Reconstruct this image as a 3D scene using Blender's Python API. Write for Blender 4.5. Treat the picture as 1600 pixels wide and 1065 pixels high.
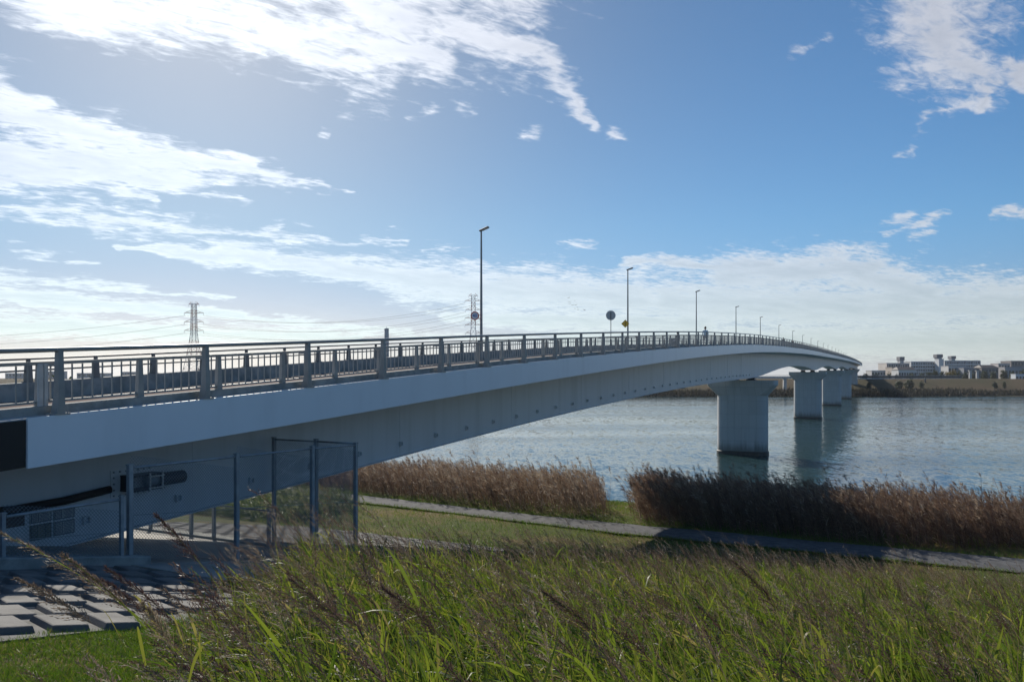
import bpy, bmesh, math, random
import numpy as np
from mathutils import Vector, Matrix

random.seed(7)
rng = np.random.default_rng(11)
scene = bpy.context.scene
COL = scene.collection
for o in list(bpy.data.objects):
    bpy.data.objects.remove(o)

# ------------------------------------------------------------------ camera, sky, sun, exposure
CAM_H = 10.5                       # eye height above the river
cam_data = bpy.data.cameras.new('camera')
cam = bpy.data.objects.new('camera', cam_data)
COL.objects.link(cam)
cam.location = (0, 0, CAM_H)
cam.rotation_euler = (math.pi / 2, 0, 0)
cam_data.sensor_width = 36
cam_data.lens = 1180 / 1600 * 36
cam_data.shift_y = 57.5 / 1600
cam_data.clip_start = 0.1
cam_data.clip_end = 20000
scene.camera = cam

SUN_AZ, SUN_EL = math.radians(-23), math.radians(30)
SUN_DIR = Vector((math.sin(SUN_AZ) * math.cos(SUN_EL), math.cos(SUN_AZ) * math.cos(SUN_EL), math.sin(SUN_EL)))
sun_data = bpy.data.lights.new('sun', 'SUN')
sun_data.energy = 4.6
sun_data.angle = math.radians(0.5)
sun_data.color = (1.0, 0.93, 0.82)
sun = bpy.data.objects.new('sun', sun_data)
COL.objects.link(sun)
sun.rotation_euler = SUN_DIR.to_track_quat('Z', 'Y').to_euler()

scene.view_settings.view_transform = 'Standard'
scene.view_settings.look = 'None'
scene.view_settings.gamma = 1
scene.view_settings.use_curve_mapping = False
scene.view_settings.exposure = 0.34


class NT:
    """small helper to write node graphs"""
    def __init__(self, tree):
        self.t = tree
        self.n = tree.nodes
        self.l = tree.links

    def put(self, sock, v):
        if isinstance(v, bpy.types.NodeSocket):
            self.l.new(v, sock)
        else:
            sock.default_value = v

    def math(self, op, a, b=None, c=None, clamp=False):
        nd = self.n.new('ShaderNodeMath')
        nd.operation = op
        nd.use_clamp = clamp
        self.put(nd.inputs[0], a)
        if b is not None: self.put(nd.inputs[1], b)
        if c is not None: self.put(nd.inputs[2], c)
        return nd.outputs[0]

    def vmath(self, op, a, b=None, scale=None):
        nd = self.n.new('ShaderNodeVectorMath')
        nd.operation = op
        self.put(nd.inputs[0], a)
        if b is not None: self.put(nd.inputs[1], b)
        if scale is not None: self.put(nd.inputs['Scale'], scale)
        return nd.outputs['Value'] if op in ('DOT_PRODUCT', 'LENGTH', 'DISTANCE') else nd.outputs[0]

    def noise(self, vec, scale, detail=4, rough=0.5, dist=0.0, dims='3D'):
        nd = self.n.new('ShaderNodeTexNoise')
        nd.noise_dimensions = dims
        if vec is not None: self.put(nd.inputs['Vector'], vec)
        self.put(nd.inputs['Scale'], scale)
        nd.inputs['Detail'].default_value = detail
        nd.inputs['Roughness'].default_value = rough
        nd.inputs['Distortion'].default_value = dist
        return nd

    def mix(self, fac, a, b):
        nd = self.n.new('ShaderNodeMix')
        nd.data_type = 'RGBA'
        self.put(nd.inputs[0], fac)
        self.put(nd.inputs[6], a)
        self.put(nd.inputs[7], b)
        return nd.outputs[2]

    def smooth(self, v, lo, hi, a=0.0, b=1.0):
        nd = self.n.new('ShaderNodeMapRange')
        nd.interpolation_type = 'SMOOTHSTEP'
        self.put(nd.inputs[0], v)
        nd.inputs[1].default_value = lo
        nd.inputs[2].default_value = hi
        nd.inputs[3].default_value = a
        nd.inputs[4].default_value = b
        return nd.outputs[0]

    def combine(self, x, y, z):
        nd = self.n.new('ShaderNodeCombineXYZ')
        for i, v in enumerate((x, y, z)): self.put(nd.inputs[i], v)
        return nd.outputs[0]

    def sep(self, v):
        nd = self.n.new('ShaderNodeSeparateXYZ')
        self.put(nd.inputs[0], v)
        return nd.outputs


def azel(x, y):
    """compass bearing and elevation (degrees) of a cloud sighted in the photograph"""
    dx, dy = x - 800, 590 - y
    return math.degrees(math.atan2(dx, 1180)), math.degrees(math.atan2(dy, math.hypot(dx, 1180)))


# clouds: bearing/elevation capsules (two ends, two half widths) written as sightings
CLOUDS = [
    (40, -25, 420, 40, 34, 52), (280, -10, 560, 70, 60, 66), (480, 45, 690, 118, 62, 24), (560, 10, 770, 75, 66, 54),
    (380, 60, 600, 120, 34, 26), (480, -80, 820, -60, 110, 95), (180, -60, 500, -70, 60, 100),
    (740, 70, 850, 115, 44, 30), (845, 110, 935, 186, 24, 10), (957, 204, 972, 216, 10, 8), (808, 28, 830, 45, 13, 11),
    (645, 177, 680, 178, 8, 8), (718, 184, 730, 182, 11, 9), (815, 206, 836, 198, 9, 10), (500, 212, 515, 213, 5, 4),
    (-160, 120, 100, 195, 50, 42), (60, 185, 260, 250, 44, 48), (-150, 230, 120, 265, 50, 44), (100, 250, 300, 268, 50, 34),
    (250, 250, 400, 270, 36, 15), (380, 268, 548, 293, 14, 3), (-120, 262, 110, 285, 30, 18), (180, 295, 245, 310, 20, 9),
    (275, 300, 368, 314, 7, 9), (-80, 108, 85, 138, 14, 7), (-150, 318, 170, 342, 8, 10), (140, 345, 440, 368, 16, 11),
    (40, 308, 260, 338, 7, 6), (180, 325, 290, 345, 6, 8), (430, 376, 640, 377, 9, 4), (180, 381, 420, 402, 7, 24),
    (380, 402, 700, 440, 17, 42), (640, 440, 1000, 468, 44, 40), (570, 406, 760, 412, 6, 9), (700, 412, 1000, 430, 8, 8),
    (-120, 424, 360, 464, 14, 6), (-100, 452, 380, 492, 22, 14), (-100, 502, 560, 528, 30, 16), (20, 388, 155, 413, 6, 4),
    (300, 488, 640, 520, 16, 10), (500, 520, 900, 530, 8, 12), (700, 495, 1100, 505, 16, 30),
    (975, 412, 1200, 416, 9, 24), (1130, 432, 1360, 418, 36, 32), (1330, 424, 1460, 465, 34, 34), (1040, 468, 1420, 482, 46, 52),
    (1400, 476, 1760, 470, 48, 40), (880, 530, 1760, 530, 26, 44),
    (1430, -30, 1500, 80, 60, 56), (1480, 70, 1555, 130, 58, 30), (1390, -20, 1430, 30, 28, 34), (1530, 140, 1545, 165, 24, 12),
    (1440, 188, 1530, 158, 6, 9), (1570, 100, 1610, 118, 22, 18),
    (1388, 340, 1418, 336, 6, 7), (1384, 366, 1468, 342, 5, 9), (1425, 375, 1452, 366, 8, 9), (1556, 338, 1640, 322, 5, 13),
    (662, 384, 742, 380, 4, 4), (872, 378, 928, 380, 4, 4), (1240, 70, 1290, 40, 5, 7), (1410, 232, 1440, 228, 4, 4),
]


def build_world():
    w = bpy.data.worlds.new('World')
    scene.world = w
    w.use_nodes = True
    t = NT(w.node_tree)
    t.n.clear()
    out = t.n.new('ShaderNodeOutputWorld')
    bg = t.n.new('ShaderNodeBackground')
    bg.inputs['Strength'].default_value = SKY_STRENGTH
    t.l.new(bg.outputs[0], out.inputs[0])
    sky = t.n.new('ShaderNodeTexSky')
    sky.sky_type = 'NISHITA'
    sky.sun_disc = False
    sky.sun_elevation = SUN_EL
    sky.sun_rotation = SUN_AZ
    sky.altitude = 0
    sky.air_density = 1.0
    sky.dust_density = 0.35
    sky.ozone_density = 1.6
    g = t.n.new('ShaderNodeTexCoord').outputs['Generated']
    d = t.vmath('NORMALIZE', g)
    dx, dy, dz = t.sep(d)
    D = 180 / math.pi
    az = t.math('MULTIPLY', t.math('ARCTAN2', dx, dy), D)
    el = t.math('MULTIPLY', t.math('ARCSINE', dz), D)
    # coordinates on the cloud deck
    inv = t.math('DIVIDE', 1.0, t.math('ADD', t.math('MAXIMUM', dz, 0.0), 0.09))
    px, py = t.math('MULTIPLY', dx, inv), t.math('MULTIPLY', dy, inv)
    ca, sa = math.cos(math.radians(-32)), math.sin(math.radians(-32))
    u = t.math('ADD', t.math('MULTIPLY', px, ca), t.math('MULTIPLY', py, -sa))
    v = t.math('ADD', t.math('MULTIPLY', px, sa), t.math('MULTIPLY', py, ca))
    deck = t.combine(t.math('MULTIPLY', u, 0.45), v, 0.0)
    deck_iso = t.combine(px, py, 3.0)
    n_big = t.noise(deck_iso, 3.4, 3, 0.55).outputs['Color']
    n_fine = t.noise(deck, 7.0, 7, 0.66, 0.4).outputs['Fac']
    n_mid = t.noise(deck_iso, 6.5, 6, 0.62, 0.5).outputs['Fac']
    warp = t.vmath('SUBTRACT', n_big, (0.5, 0.5, 0.5))
    wx, wy, _ = t.sep(warp)
    damp = t.smooth(el, 0.0, 22.0, 0.15, 1.0)
    P = t.combine(t.math('ADD', az, t.math('MULTIPLY', t.math('MULTIPLY', wx, damp), 5.0)),
                  t.math('ADD', el, t.math('MULTIPLY', t.math('MULTIPLY', wy, damp), 5.5)), 0.0)
    best = None
    for (x0, y0, x1, y1, r0, r1) in CLOUDS:
        A, B = azel(x0, y0), azel(x1, y1)
        k = math.degrees(1 / 1180.0)
        thin = 0.80 if (x0 + x1) / 2 < 760 and (y0 + y1) / 2 > 130 else 1.0
        ra, rb = r0 * k * thin, r1 * k * thin
        ba = (B[0] - A[0], B[1] - A[1])
        L2 = ba[0] ** 2 + ba[1] ** 2 + 1e-9
        # (the z term only orders the evaluation one capsule after the other)
        pa = t.vmath('SUBTRACT', P, (A[0], A[1], 0) if best is None else t.combine(A[0], A[1], t.math('MULTIPLY', best, 1e-6)))
        h = t.math('MULTIPLY', t.vmath('DOT_PRODUCT', pa, (ba[0] / L2, ba[1] / L2, 0)), 1.0, clamp=True)
        q = t.vmath('SUBTRACT', pa, t.vmath('SCALE', (ba[0], ba[1], 0), scale=h))
        dist = t.vmath('LENGTH', q)
        r = t.math('MULTIPLY_ADD', h, rb - ra, ra)
        cap = 1.0 if max(r0, r1) > 20 else 0.16 + 0.030 * max(r0, r1)
        m = t.math('SUBTRACT', cap, t.math('DIVIDE', dist, t.math('MULTIPLY', r, 1.0 / cap)))
        best = m if best is None else t.math('MAXIMUM', best, m)
    best = t.math('MAXIMUM', best, -2.0)
    n_all = t.math('ADD', t.math('MULTIPLY', n_fine, 0.55), t.math('MULTIPLY', n_mid, 0.45))
    n_hi = t.noise(deck, 34.0, 5, 0.6, 0.6).outputs['Fac']
    amp = t.smooth(el, 3.0, 20.0, 0.58, 0.86)
    rag = t.math('ADD', t.math('MULTIPLY', t.math('SUBTRACT', n_all, 0.52), 4.2), t.math('MULTIPLY', t.math('SUBTRACT', n_hi, 0.5), 2.3))
    body = t.math('MULTIPLY', t.math('ADD', best, t.math('MULTIPLY', rag, amp)), t.smooth(el, 5.0, 24.0, 1.7, 1.1))
    alpha = t.smooth(body, -0.42, 1.05)
    # thin veil towards the horizon
    cosun = t.vmath('DOT_PRODUCT', d, tuple(SUN_DIR))
    cosun = t.math('MAXIMUM', cosun, 0.0)
    veil = t.math('MULTIPLY', t.smooth(el, 8.0, -0.5), t.math('MULTIPLY_ADD', n_fine, 0.5, 0.30))
    veil = t.math('MULTIPLY', veil, t.math('MULTIPLY_ADD', t.math('POWER', cosun, 3.0), 0.75, 0.45))
    alpha = t.math('MAXIMUM', alpha, veil)
    alpha = t.math('MULTIPLY', alpha, 0.95)
    fwd = t.math('ADD', t.math('MULTIPLY', t.math('POWER', cosun, 5.0), CLOUD_A), t.math('MULTIPLY', t.math('POWER', cosun, 40.0), CLOUD_B))
    lum = t.math('ADD', fwd, CLOUD_C)
    lum = t.math('MULTIPLY', lum, t.math('MULTIPLY_ADD', t.math('ADD', n_mid, n_hi), 0.55, 0.45))
    skyc = t.vmath('MULTIPLY', sky.outputs[0], SKY_TINT)
    # seen against the light, thick cloud is greyer than its thin edge
    lum = t.math('MULTIPLY', lum, t.smooth(body, 0.4, 2.2, 1.06, 0.76))
    ccol = t.vmath('ADD', t.vmath('SCALE', skyc, scale=0.40), t.vmath('SCALE', (1.0, 0.945, 0.90), scale=lum))
    # aerosol around the sun greys the blue
    skyc = t.mix(t.math('POWER', cosun, 5.0), skyc, t.vmath('MULTIPLY', skyc, (0.93, 0.625, 0.525)))
    # the low air is greyer blue than the model's yellowish horizon
    low = t.smooth(el, 12.0, 0.0)
    skyc = t.mix(low, skyc, t.vmath('MULTIPLY', skyc, (1.05, 0.70, 0.79)))
    # light thrown forward by thin ice veil around the sun
    glow = t.math('MULTIPLY', t.math('POWER', cosun, 16.0), GLOW)
    skyc = t.vmath('ADD', skyc, t.vmath('SCALE', (1.0, 0.93, 0.86), scale=glow))
    t.l.new(t.mix(alpha, skyc, ccol), bg.inputs['Color'])


SKY_STRENGTH = 0.07
SKY_TINT = (0.55, 0.91, 1.18)
CLOUD_A, CLOUD_B, CLOUD_C, GLOW = 3.6, 3.4, 5.2, 1.6
build_world()

# ------------------------------------------------------------------ coordinates
TH = math.atan(580 / 1180)
S_, C_ = math.sin(TH), math.cos(TH)


def W(a, p, h):
    """a metres along the bridge axis, p metres across it, h relative to the eye -> world"""
    return (-p * C_ + a * S_, p * S_ + a * C_, h + CAM_H)


def Wn(a, p, h):
    a, p, h = np.broadcast_arrays(np.asarray(a, float), np.asarray(p, float), np.asarray(h, float))
    return np.stack([-p * C_ + a * S_, p * S_ + a * C_, h + CAM_H], -1)


U = Vector((S_, C_, 0))            # along the bridge
N = Vector((-C_, S_, 0))           # across it, away from the viewer
YAW = -TH                          # local x = -N... used with Matrix frames below


def at(x, y, z):
    """world point sighted at photo pixel (x, y), z metres away"""
    return Vector(((x - 800) / 1180 * z, z, (590 - y) / 1180 * z + CAM_H))


def on_line(x, p):
    dx = (x - 800) / 1180
    return (p * C_ + dx * p * S_) / (S_ - dx * C_)


def to_ap(X, Y):
    return X * S_ + Y * C_, -X * C_ + Y * S_


_ra = [-40, 0, 7.35, 8.39, 11.62, 14.82, 18.03, 21.21, 24.39, 27.59, 30.79, 33.96, 37.11, 43.4, 49.74, 56.03, 64.98, 75.83, 90.58, 111.78, 144.86, 180, 255, 340, 420, 500, 560, 640]
_rh = [-1.0, 0.02, 0.47, 0.53, 0.72, 0.925, 1.14, 1.36, 1.57, 1.775, 1.98, 2.17, 2.365, 2.74, 3.10, 3.45, 3.89, 4.38, 4.98, 5.62, 6.37, 6.98, 8.0, 9.0, 9.75, 10.15, 10.2, 9.8]
_xa = np.arange(-40, 640, 1.0)
_xh = np.interp(_xa, _ra, _rh)
_k = np.ones(9) / 9
_xs = np.convolve(np.pad(_xh, 4, mode='edge'), _k, mode='valid')
_xs[:6] = _xh[:6]


def R(a):
    return np.interp(a, _xa, _xs)


_da = [-40, 0, 10, 20, 37, 52, 66, 88, 104, 111, 122, 135, 153, 165, 185, 199, 206, 212, 222, 240, 258, 280, 300, 306, 312, 325, 345, 360, 380, 402, 415, 430, 450, 480, 500, 640]
_dh = [2.2, 2.2, 2.2, 2.25, 2.35, 2.55, 2.75, 3.15, 3.4, 3.35, 2.95, 2.5, 2.2, 2.2, 2.5, 3.1, 3.4, 3.4, 3.0, 2.45, 2.2, 2.5, 3.2, 3.4, 3.4, 2.8, 2.3, 2.2, 2.6, 3.4, 3.4, 2.7, 2.2, 2.4, 2.4, 2.4]


def Dg(a):
    v = np.interp(np.asarray(a)[..., None] + np.linspace(-5, 5, 9), _da, _dh)
    return v.mean(-1)


def hgt(a, p):
    """ground height relative to the eye"""
    a = np.asarray(a, float)
    h = np.interp(a, [-60, -3.5, 32, 44, 60, 66, 90, 2000], [-0.9, -0.9, -8.0, -8.25, -10.2, -11.4, -14, -14])
    return h


# ------------------------------------------------------------------ mesh helpers
def link(name, mesh, parent=None):
    o = bpy.data.objects.new(name, mesh)
    COL.objects.link(o)
    if parent is not None:
        o.parent = parent
    return o


def tag(o, label=None, cat=None, group=None, kind=None):
    if label: o['label'] = label
    if cat: o['category'] = cat
    if group: o['group'] = group
    if kind: o['kind'] = kind
    return o


def empty(name, loc, label=None, cat=None, group=None, mat=None):
    o = bpy.data.objects.new(name, None)
    o.empty_display_size = 0.2
    COL.objects.link(o)
    if mat is not None: o.matrix_world = mat
    else: o.location = loc
    return tag(o, label, cat, group)


def mesh_np(name, verts, faces, mat=None, smooth=False, attrs=None):
    """verts (V,3); faces (F,k) with k 3 or 4"""
    me = bpy.data.meshes.new(name)
    verts = np.asarray(verts, np.float32)
    faces = np.asarray(faces, np.int32)
    F, k = faces.shape
    me.vertices.add(len(verts))
    me.vertices.foreach_set('co', verts.ravel())
    me.loops.add(F * k)
    me.loops.foreach_set('vertex_index', faces.ravel())
    me.polygons.add(F)
    me.polygons.foreach_set('loop_start', np.arange(0, F * k, k, dtype=np.int32))
    me.polygons.foreach_set('use_smooth', np.full(F, bool(smooth)))
    if attrs:
        for an, av in attrs.items():
            at_ = me.attributes.new(an, 'FLOAT', 'POINT')
            at_.data.foreach_set('value', np.asarray(av, np.float32).ravel())
    me.update(calc_edges=True)
    me.validate()
    if mat: me.materials.append(mat)
    return me


class MB:
    """collects boxes, bars and tubes into one mesh"""
    def __init__(self):
        self.v, self.f = [], []

    def quadbox(self, pts):
        b = len(self.v)
        self.v += [tuple(p) for p in pts]
        for q in ((0, 3, 2, 1), (4, 5, 6, 7), (0, 1, 5, 4), (1, 2, 6, 5), (2, 3, 7, 6), (3, 0, 4, 7)):
            self.f.append(tuple(b + i for i in q))

    def box(self, c, s, M=None):
        x, y, z = c
        a, b, d = s[0] / 2, s[1] / 2, s[2] / 2
        pts = [Vector((x + i * a, y + j * b, z + k * d)) for k in (-1, 1) for i, j in ((-1, -1), (1, -1), (1, 1), (-1, 1))]
        if M is not None: pts = [M @ q for q in pts]
        self.quadbox(pts)

    def taper(self, z0, s0, z1, s1, c0=(0, 0), c1=(0, 0), M=None):
        pts = []
        for z, s, c in ((z0, s0, c0), (z1, s1, c1)):
            for i, j in ((-1, -1), (1, -1), (1, 1), (-1, 1)):
                pts.append(Vector((c[0] + i * s[0] / 2, c[1] + j * s[1] / 2, z)))
        if M is not None: pts = [M @ q for q in pts]
        self.quadbox(pts)

    def bar(self, A, B, r, n=4, r1=None, caps=True):
        A, B = Vector(A), Vector(B)
        r1 = r if r1 is None else r1
        d = (B - A).normalized()
        s = d.orthogonal().normalized() if abs(d.z) > 0.98 else d.cross(Vector((0, 0, 1))).normalized()
        t = d.cross(s)
        b = len(self.v)
        for P, rr in ((A, r), (B, r1)):
            for i in range(n):
                an = 2 * math.pi * (i + 0.5) / n
                self.v.append(tuple(P + (s * math.cos(an) + t * math.sin(an)) * rr))
        for i in range(n):
            j = (i + 1) % n
            self.f.append((b + i, b + j, b + n + j, b + n + i))
        if caps:
            self.f.append(tuple(b + i for i in reversed(range(n))))
            self.f.append(tuple(b + n + i for i in range(n)))

    def tube(self, pts, r, n=8):
        pts = [Vector(p) for p in pts]
        b = len(self.v)
        for i, P in enumerate(pts):
            d = (pts[min(i + 1, len(pts) - 1)] - pts[max(i - 1, 0)]).normalized()
            s = d.orthogonal().normalized() if abs(d.z) > 0.98 else d.cross(Vector((0, 0, 1))).normalized()
            t = d.cross(s)
            for k in range(n):
                an = 2 * math.pi * (k + 0.5) / n
                self.v.append(tuple(P + (s * math.cos(an) + t * math.sin(an)) * r))
        for i in range(len(pts) - 1):
            for k in range(n):
                j = (k + 1) % n
                self.f.append((b + i * n + k, b + i * n + j, b + (i + 1) * n + j, b + (i + 1) * n + k))
        self.f.append(tuple(b + k for k in reversed(range(n))))
        self.f.append(tuple(b + (len(pts) - 1) * n + k for k in range(n)))

    def mesh(self, name, mat=None, smooth=False):
        me = bpy.data.meshes.new(name)
        me.from_pydata(self.v, [], self.f)
        if mat: me.materials.append(mat)
        if smooth:
            for p in me.polygons: p.use_smooth = True
        me.update()
        return me

    def build(self, name, mat=None, parent=None, smooth=False):
        return link(name, self.mesh(name, mat, smooth), parent)


def sweep(name, prof, a, mat, parent=None, closed=True, smooth=False):
    """prof(a) -> list of (p, h) arrays; swept along the bridge"""
    a = np.asarray(a, float)
    rows = []
    for p, h in prof(a):
        rows.append(Wn(a, p, h))
    V = np.stack(rows, 1)               # (A, K, 3)
    A, K, _ = V.shape
    idx = np.arange(A * K).reshape(A, K)
    kk = np.arange(K if closed else K - 1)
    k2 = (kk + 1) % K
    F = np.stack([idx[:-1][:, kk], idx[1:][:, kk], idx[1:][:, k2], idx[:-1][:, k2]], -1).reshape(-1, 4)
    me = mesh_np(name, V.reshape(-1, 3), F, mat, smooth)
    if closed and K <= 8:
        bm = bmesh.new(); bm.from_mesh(me)
        bm.verts.ensure_lookup_table()
        for s in (0, A - 1):
            vs = [bm.verts[int(idx[s, k])] for k in range(K)]
            try: bm.faces.new(vs)
            except ValueError: pass
        bmesh.ops.recalc_face_normals(bm, faces=bm.faces)
        bm.to_mesh(me); bm.free()
    return link(name, me, parent)


def bevel_mesh(me, w, seg=1):
    bm = bmesh.new(); bm.from_mesh(me)
    bmesh.ops.recalc_face_normals(bm, faces=bm.faces)
    bmesh.ops.bevel(bm, geom=list(bm.edges), offset=w, segments=seg, affect='EDGES', profile=0.5)
    bm.to_mesh(me); bm.free()
    return me


# ------------------------------------------------------------------ materials
def material(name, col, rough=0.6, col2=None, scale=2.0, detail=5, bump=0.0, bscale=20.0, metal=0.0, spec=0.5, stretch=None, thresh=(0.35, 0.65)):
    m = bpy.data.materials.new(name)
    m.use_nodes = True
    t = NT(m.node_tree)
    b = t.n['Principled BSDF']
    b.inputs['Roughness'].default_value = rough
    b.inputs['Metallic'].default_value = metal
    b.inputs['Specular IOR Level'].default_value = spec
    geo = t.n.new('ShaderNodeNewGeometry').outputs['Position']
    vec = geo
    if stretch:
        a = t.vmath('DOT_PRODUCT', geo, tuple(U)); p = t.vmath('DOT_PRODUCT', geo, tuple(N)); z = t.sep(geo)[2]
        vec = t.combine(t.math('MULTIPLY', a, stretch[0]), t.math('MULTIPLY', p, stretch[1]), t.math('MULTIPLY', z, stretch[2]))
    if col2 is None:
        b.inputs['Base Color'].default_value = (*col, 1)
    else:
        f = t.smooth(t.noise(vec, scale, detail, 0.6).outputs['Fac'], *thresh)
        t.l.new(t.mix(f, (*col, 1), (*col2, 1)), b.inputs['Base Color'])
    if bump:
        bn = t.n.new('ShaderNodeBump')
        bn.inputs['Strength'].default_value = bump
        bn.inputs['Distance'].default_value = 0.02
        t.l.new(t.noise(vec, bscale, 4, 0.6).outputs['Fac'], bn.inputs['Height'])
        t.l.new(bn.outputs[0], b.inputs['Normal'])
    return m


M = {}
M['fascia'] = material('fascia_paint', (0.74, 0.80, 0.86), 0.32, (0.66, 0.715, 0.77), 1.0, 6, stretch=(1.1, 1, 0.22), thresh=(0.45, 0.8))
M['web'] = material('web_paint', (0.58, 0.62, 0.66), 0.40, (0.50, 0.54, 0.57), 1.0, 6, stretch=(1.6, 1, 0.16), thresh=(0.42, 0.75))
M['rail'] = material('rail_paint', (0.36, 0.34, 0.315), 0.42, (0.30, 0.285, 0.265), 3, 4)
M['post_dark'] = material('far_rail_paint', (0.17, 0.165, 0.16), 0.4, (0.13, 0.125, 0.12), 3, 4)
M['pale_steel'] = material('pale_steel', (0.50, 0.52, 0.53), 0.35, (0.42, 0.44, 0.45), 4, 3)
M['concrete'] = material('concrete', (0.50, 0.50, 0.49), 0.85, (0.41, 0.41, 0.40), 0.8, 8, 0.35, 30, stretch=(1, 1, 0.45))
def pier_material():
    m = material('pier_concrete', (0.50, 0.50, 0.49), 0.85)
    t = NT(m.node_tree)
    b = t.n['Principled BSDF']
    geo = t.n.new('ShaderNodeNewGeometry').outputs['Position']
    p = t.vmath('DOT_PRODUCT', geo, tuple(N)); a = t.vmath('DOT_PRODUCT', geo, tuple(U)); z = t.sep(geo)[2]
    br = t.n.new('ShaderNodeTexBrick')
    br.offset = 0.0
    t.l.new(t.combine(t.math('ADD', p, a), z, 0.0), br.inputs['Vector'])
    br.inputs['Color1'].default_value = (0.50, 0.50, 0.49, 1); br.inputs['Color2'].default_value = (0.455, 0.455, 0.445, 1); br.inputs['Mortar'].default_value = (0.30, 0.30, 0.29, 1)
    br.inputs['Scale'].default_value = 1.0; br.inputs['Mortar Size'].default_value = 0.016; br.inputs['Mortar Smooth'].default_value = 0.4
    br.inputs['Brick Width'].default_value = 0.95; br.inputs['Row Height'].default_value = 1.85
    streak = t.noise(t.combine(t.math('MULTIPLY', p, 2.2), t.math('MULTIPLY', a, 2.2), t.math('MULTIPLY', z, 0.16)), 1.0, 7, 0.65).outputs['Fac']
    c = t.mix(t.math('MULTIPLY', t.smooth(streak, 0.50, 0.78), 0.40), br.outputs['Color'], (0.27, 0.265, 0.25, 1))
    # tide mark: algae and damp climbing the foot of the shaft
    tide = t.smooth(t.math('SUBTRACT', z, t.math('MULTIPLY', streak, 2.2)), -0.6, 0.9, 1.0, 0.0)
    c = t.mix(t.math('MULTIPLY', tide, 0.75), c, (0.12, 0.115, 0.09, 1))
    t.l.new(c, b.inputs['Base Color'])
    bn = t.n.new('ShaderNodeBump'); bn.inputs['Strength'].default_value = 0.3; bn.inputs['Distance'].default_value = 0.02
    t.l.new(br.outputs['Fac'], bn.inputs['Height']); bn.invert = True
    t.l.new(bn.outputs[0], b.inputs['Normal'])
    return m


M['pier'] = pier_material()
M['kerb_conc'] = material('weathered_concrete', (0.33, 0.335, 0.32), 0.9, (0.21, 0.22, 0.21), 2.2, 8, 0.5, 25)
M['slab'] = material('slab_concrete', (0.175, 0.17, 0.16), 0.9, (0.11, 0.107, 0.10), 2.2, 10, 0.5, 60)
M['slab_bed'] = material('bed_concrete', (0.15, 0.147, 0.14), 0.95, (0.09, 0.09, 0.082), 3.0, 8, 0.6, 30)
M['apron'] = material('apron_concrete', (0.34, 0.325, 0.30), 0.9, (0.25, 0.24, 0.22), 0.9, 9, 0.4, 40)
M['algae'] = material('wet_algae_concrete', (0.035, 0.036, 0.032), 0.55, (0.06, 0.058, 0.05), 3, 6, 0.5, 12)
M['road'] = material('road_surface', (0.17, 0.125, 0.11), 1.0, (0.14, 0.10, 0.09), 1.5, 8, spec=0.05)
M['white_paint'] = material('road_marking_paint', (0.60, 0.60, 0.58), 0.9, (0.48, 0.48, 0.46), 3, 6, spec=0.1)
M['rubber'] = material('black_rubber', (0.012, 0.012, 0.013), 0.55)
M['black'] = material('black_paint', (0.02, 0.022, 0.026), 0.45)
M['galv'] = material('galvanised_steel', (0.30, 0.34, 0.37), 0.5, (0.23, 0.26, 0.29), 6, 5, metal=0.25)
M['galv_bright'] = material('bright_steel', (0.52, 0.53, 0.54), 0.4, metal=0.3)
M['wire'] = material('fence_wire', (0.20, 0.24, 0.27), 0.5, metal=0.3)
M['lamp_pole'] = material('lamp_pole_steel', (0.24, 0.245, 0.25), 0.42, (0.20, 0.205, 0.21), 2, 4, metal=0.2)
M['lamp_head'] = material('lamp_head_paint', (0.06, 0.06, 0.065), 0.5)
M['lens'] = material('lamp_lens', (0.55, 0.56, 0.55), 0.2)
M['sign_back'] = material('sign_back_aluminium', (0.36, 0.37, 0.38), 0.45, metal=0.4)
M['sign_red'] = material('sign_red', (0.50, 0.03, 0.03), 0.4)
M['sign_white'] = material('sign_white', (0.75, 0.75, 0.74), 0.4)
M['sign_blue'] = material('sign_blue', (0.02, 0.12, 0.42), 0.4)
M['sign_yellow'] = material('sign_yellow', (0.72, 0.42, 0.02), 0.4)
M['sign_black'] = material('sign_black', (0.02, 0.02, 0.02), 0.5)
M['plate'] = material('notice_plate', (0.40, 0.42, 0.42), 0.5, (0.34, 0.36, 0.36), 4, 4)
M['plate_dark'] = material('dark_plaque', (0.035, 0.03, 0.03), 0.35)
M['plate_olive'] = material('weathered_plate', (0.20, 0.21, 0.17), 0.6, (0.14, 0.15, 0.12), 8, 5)
M['ink'] = material('black_ink', (0.03, 0.035, 0.045), 0.6)
M['pylon_red'] = material('pylon_red_paint', (0.34, 0.055, 0.035), 0.6)
M['pylon_white'] = material('pylon_white_paint', (0.50, 0.50, 0.50), 0.6)
M['cable'] = material('cable_metal', (0.10, 0.10, 0.105), 0.5)
M['chimney'] = material('chimney_concrete', (0.33, 0.34, 0.36), 0.8, (0.28, 0.29, 0.31), 0.3, 4)
M['bark'] = material('bark', (0.09, 0.07, 0.055), 0.9, (0.06, 0.05, 0.04), 5, 4)
M['skin'] = material('skin', (0.48, 0.32, 0.24), 0.6)
M['hair'] = material('black_hair', (0.015, 0.013, 0.012), 0.5)
M['shirt'] = material('pale_blue_shirt', (0.42, 0.52, 0.58), 0.8, (0.36, 0.46, 0.52), 12, 4)
M['dark_cloth'] = material('dark_cloth', (0.022, 0.024, 0.03), 0.85)
M['grey_cloth'] = material('grey_cloth', (0.12, 0.125, 0.14), 0.85)
M['cart_grey'] = material('cart_plastic', (0.17, 0.18, 0.18), 0.5, (0.14, 0.15, 0.15), 6, 3)
M['bird'] = material('bird_feathers', (0.05, 0.05, 0.055), 0.8)
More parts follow.
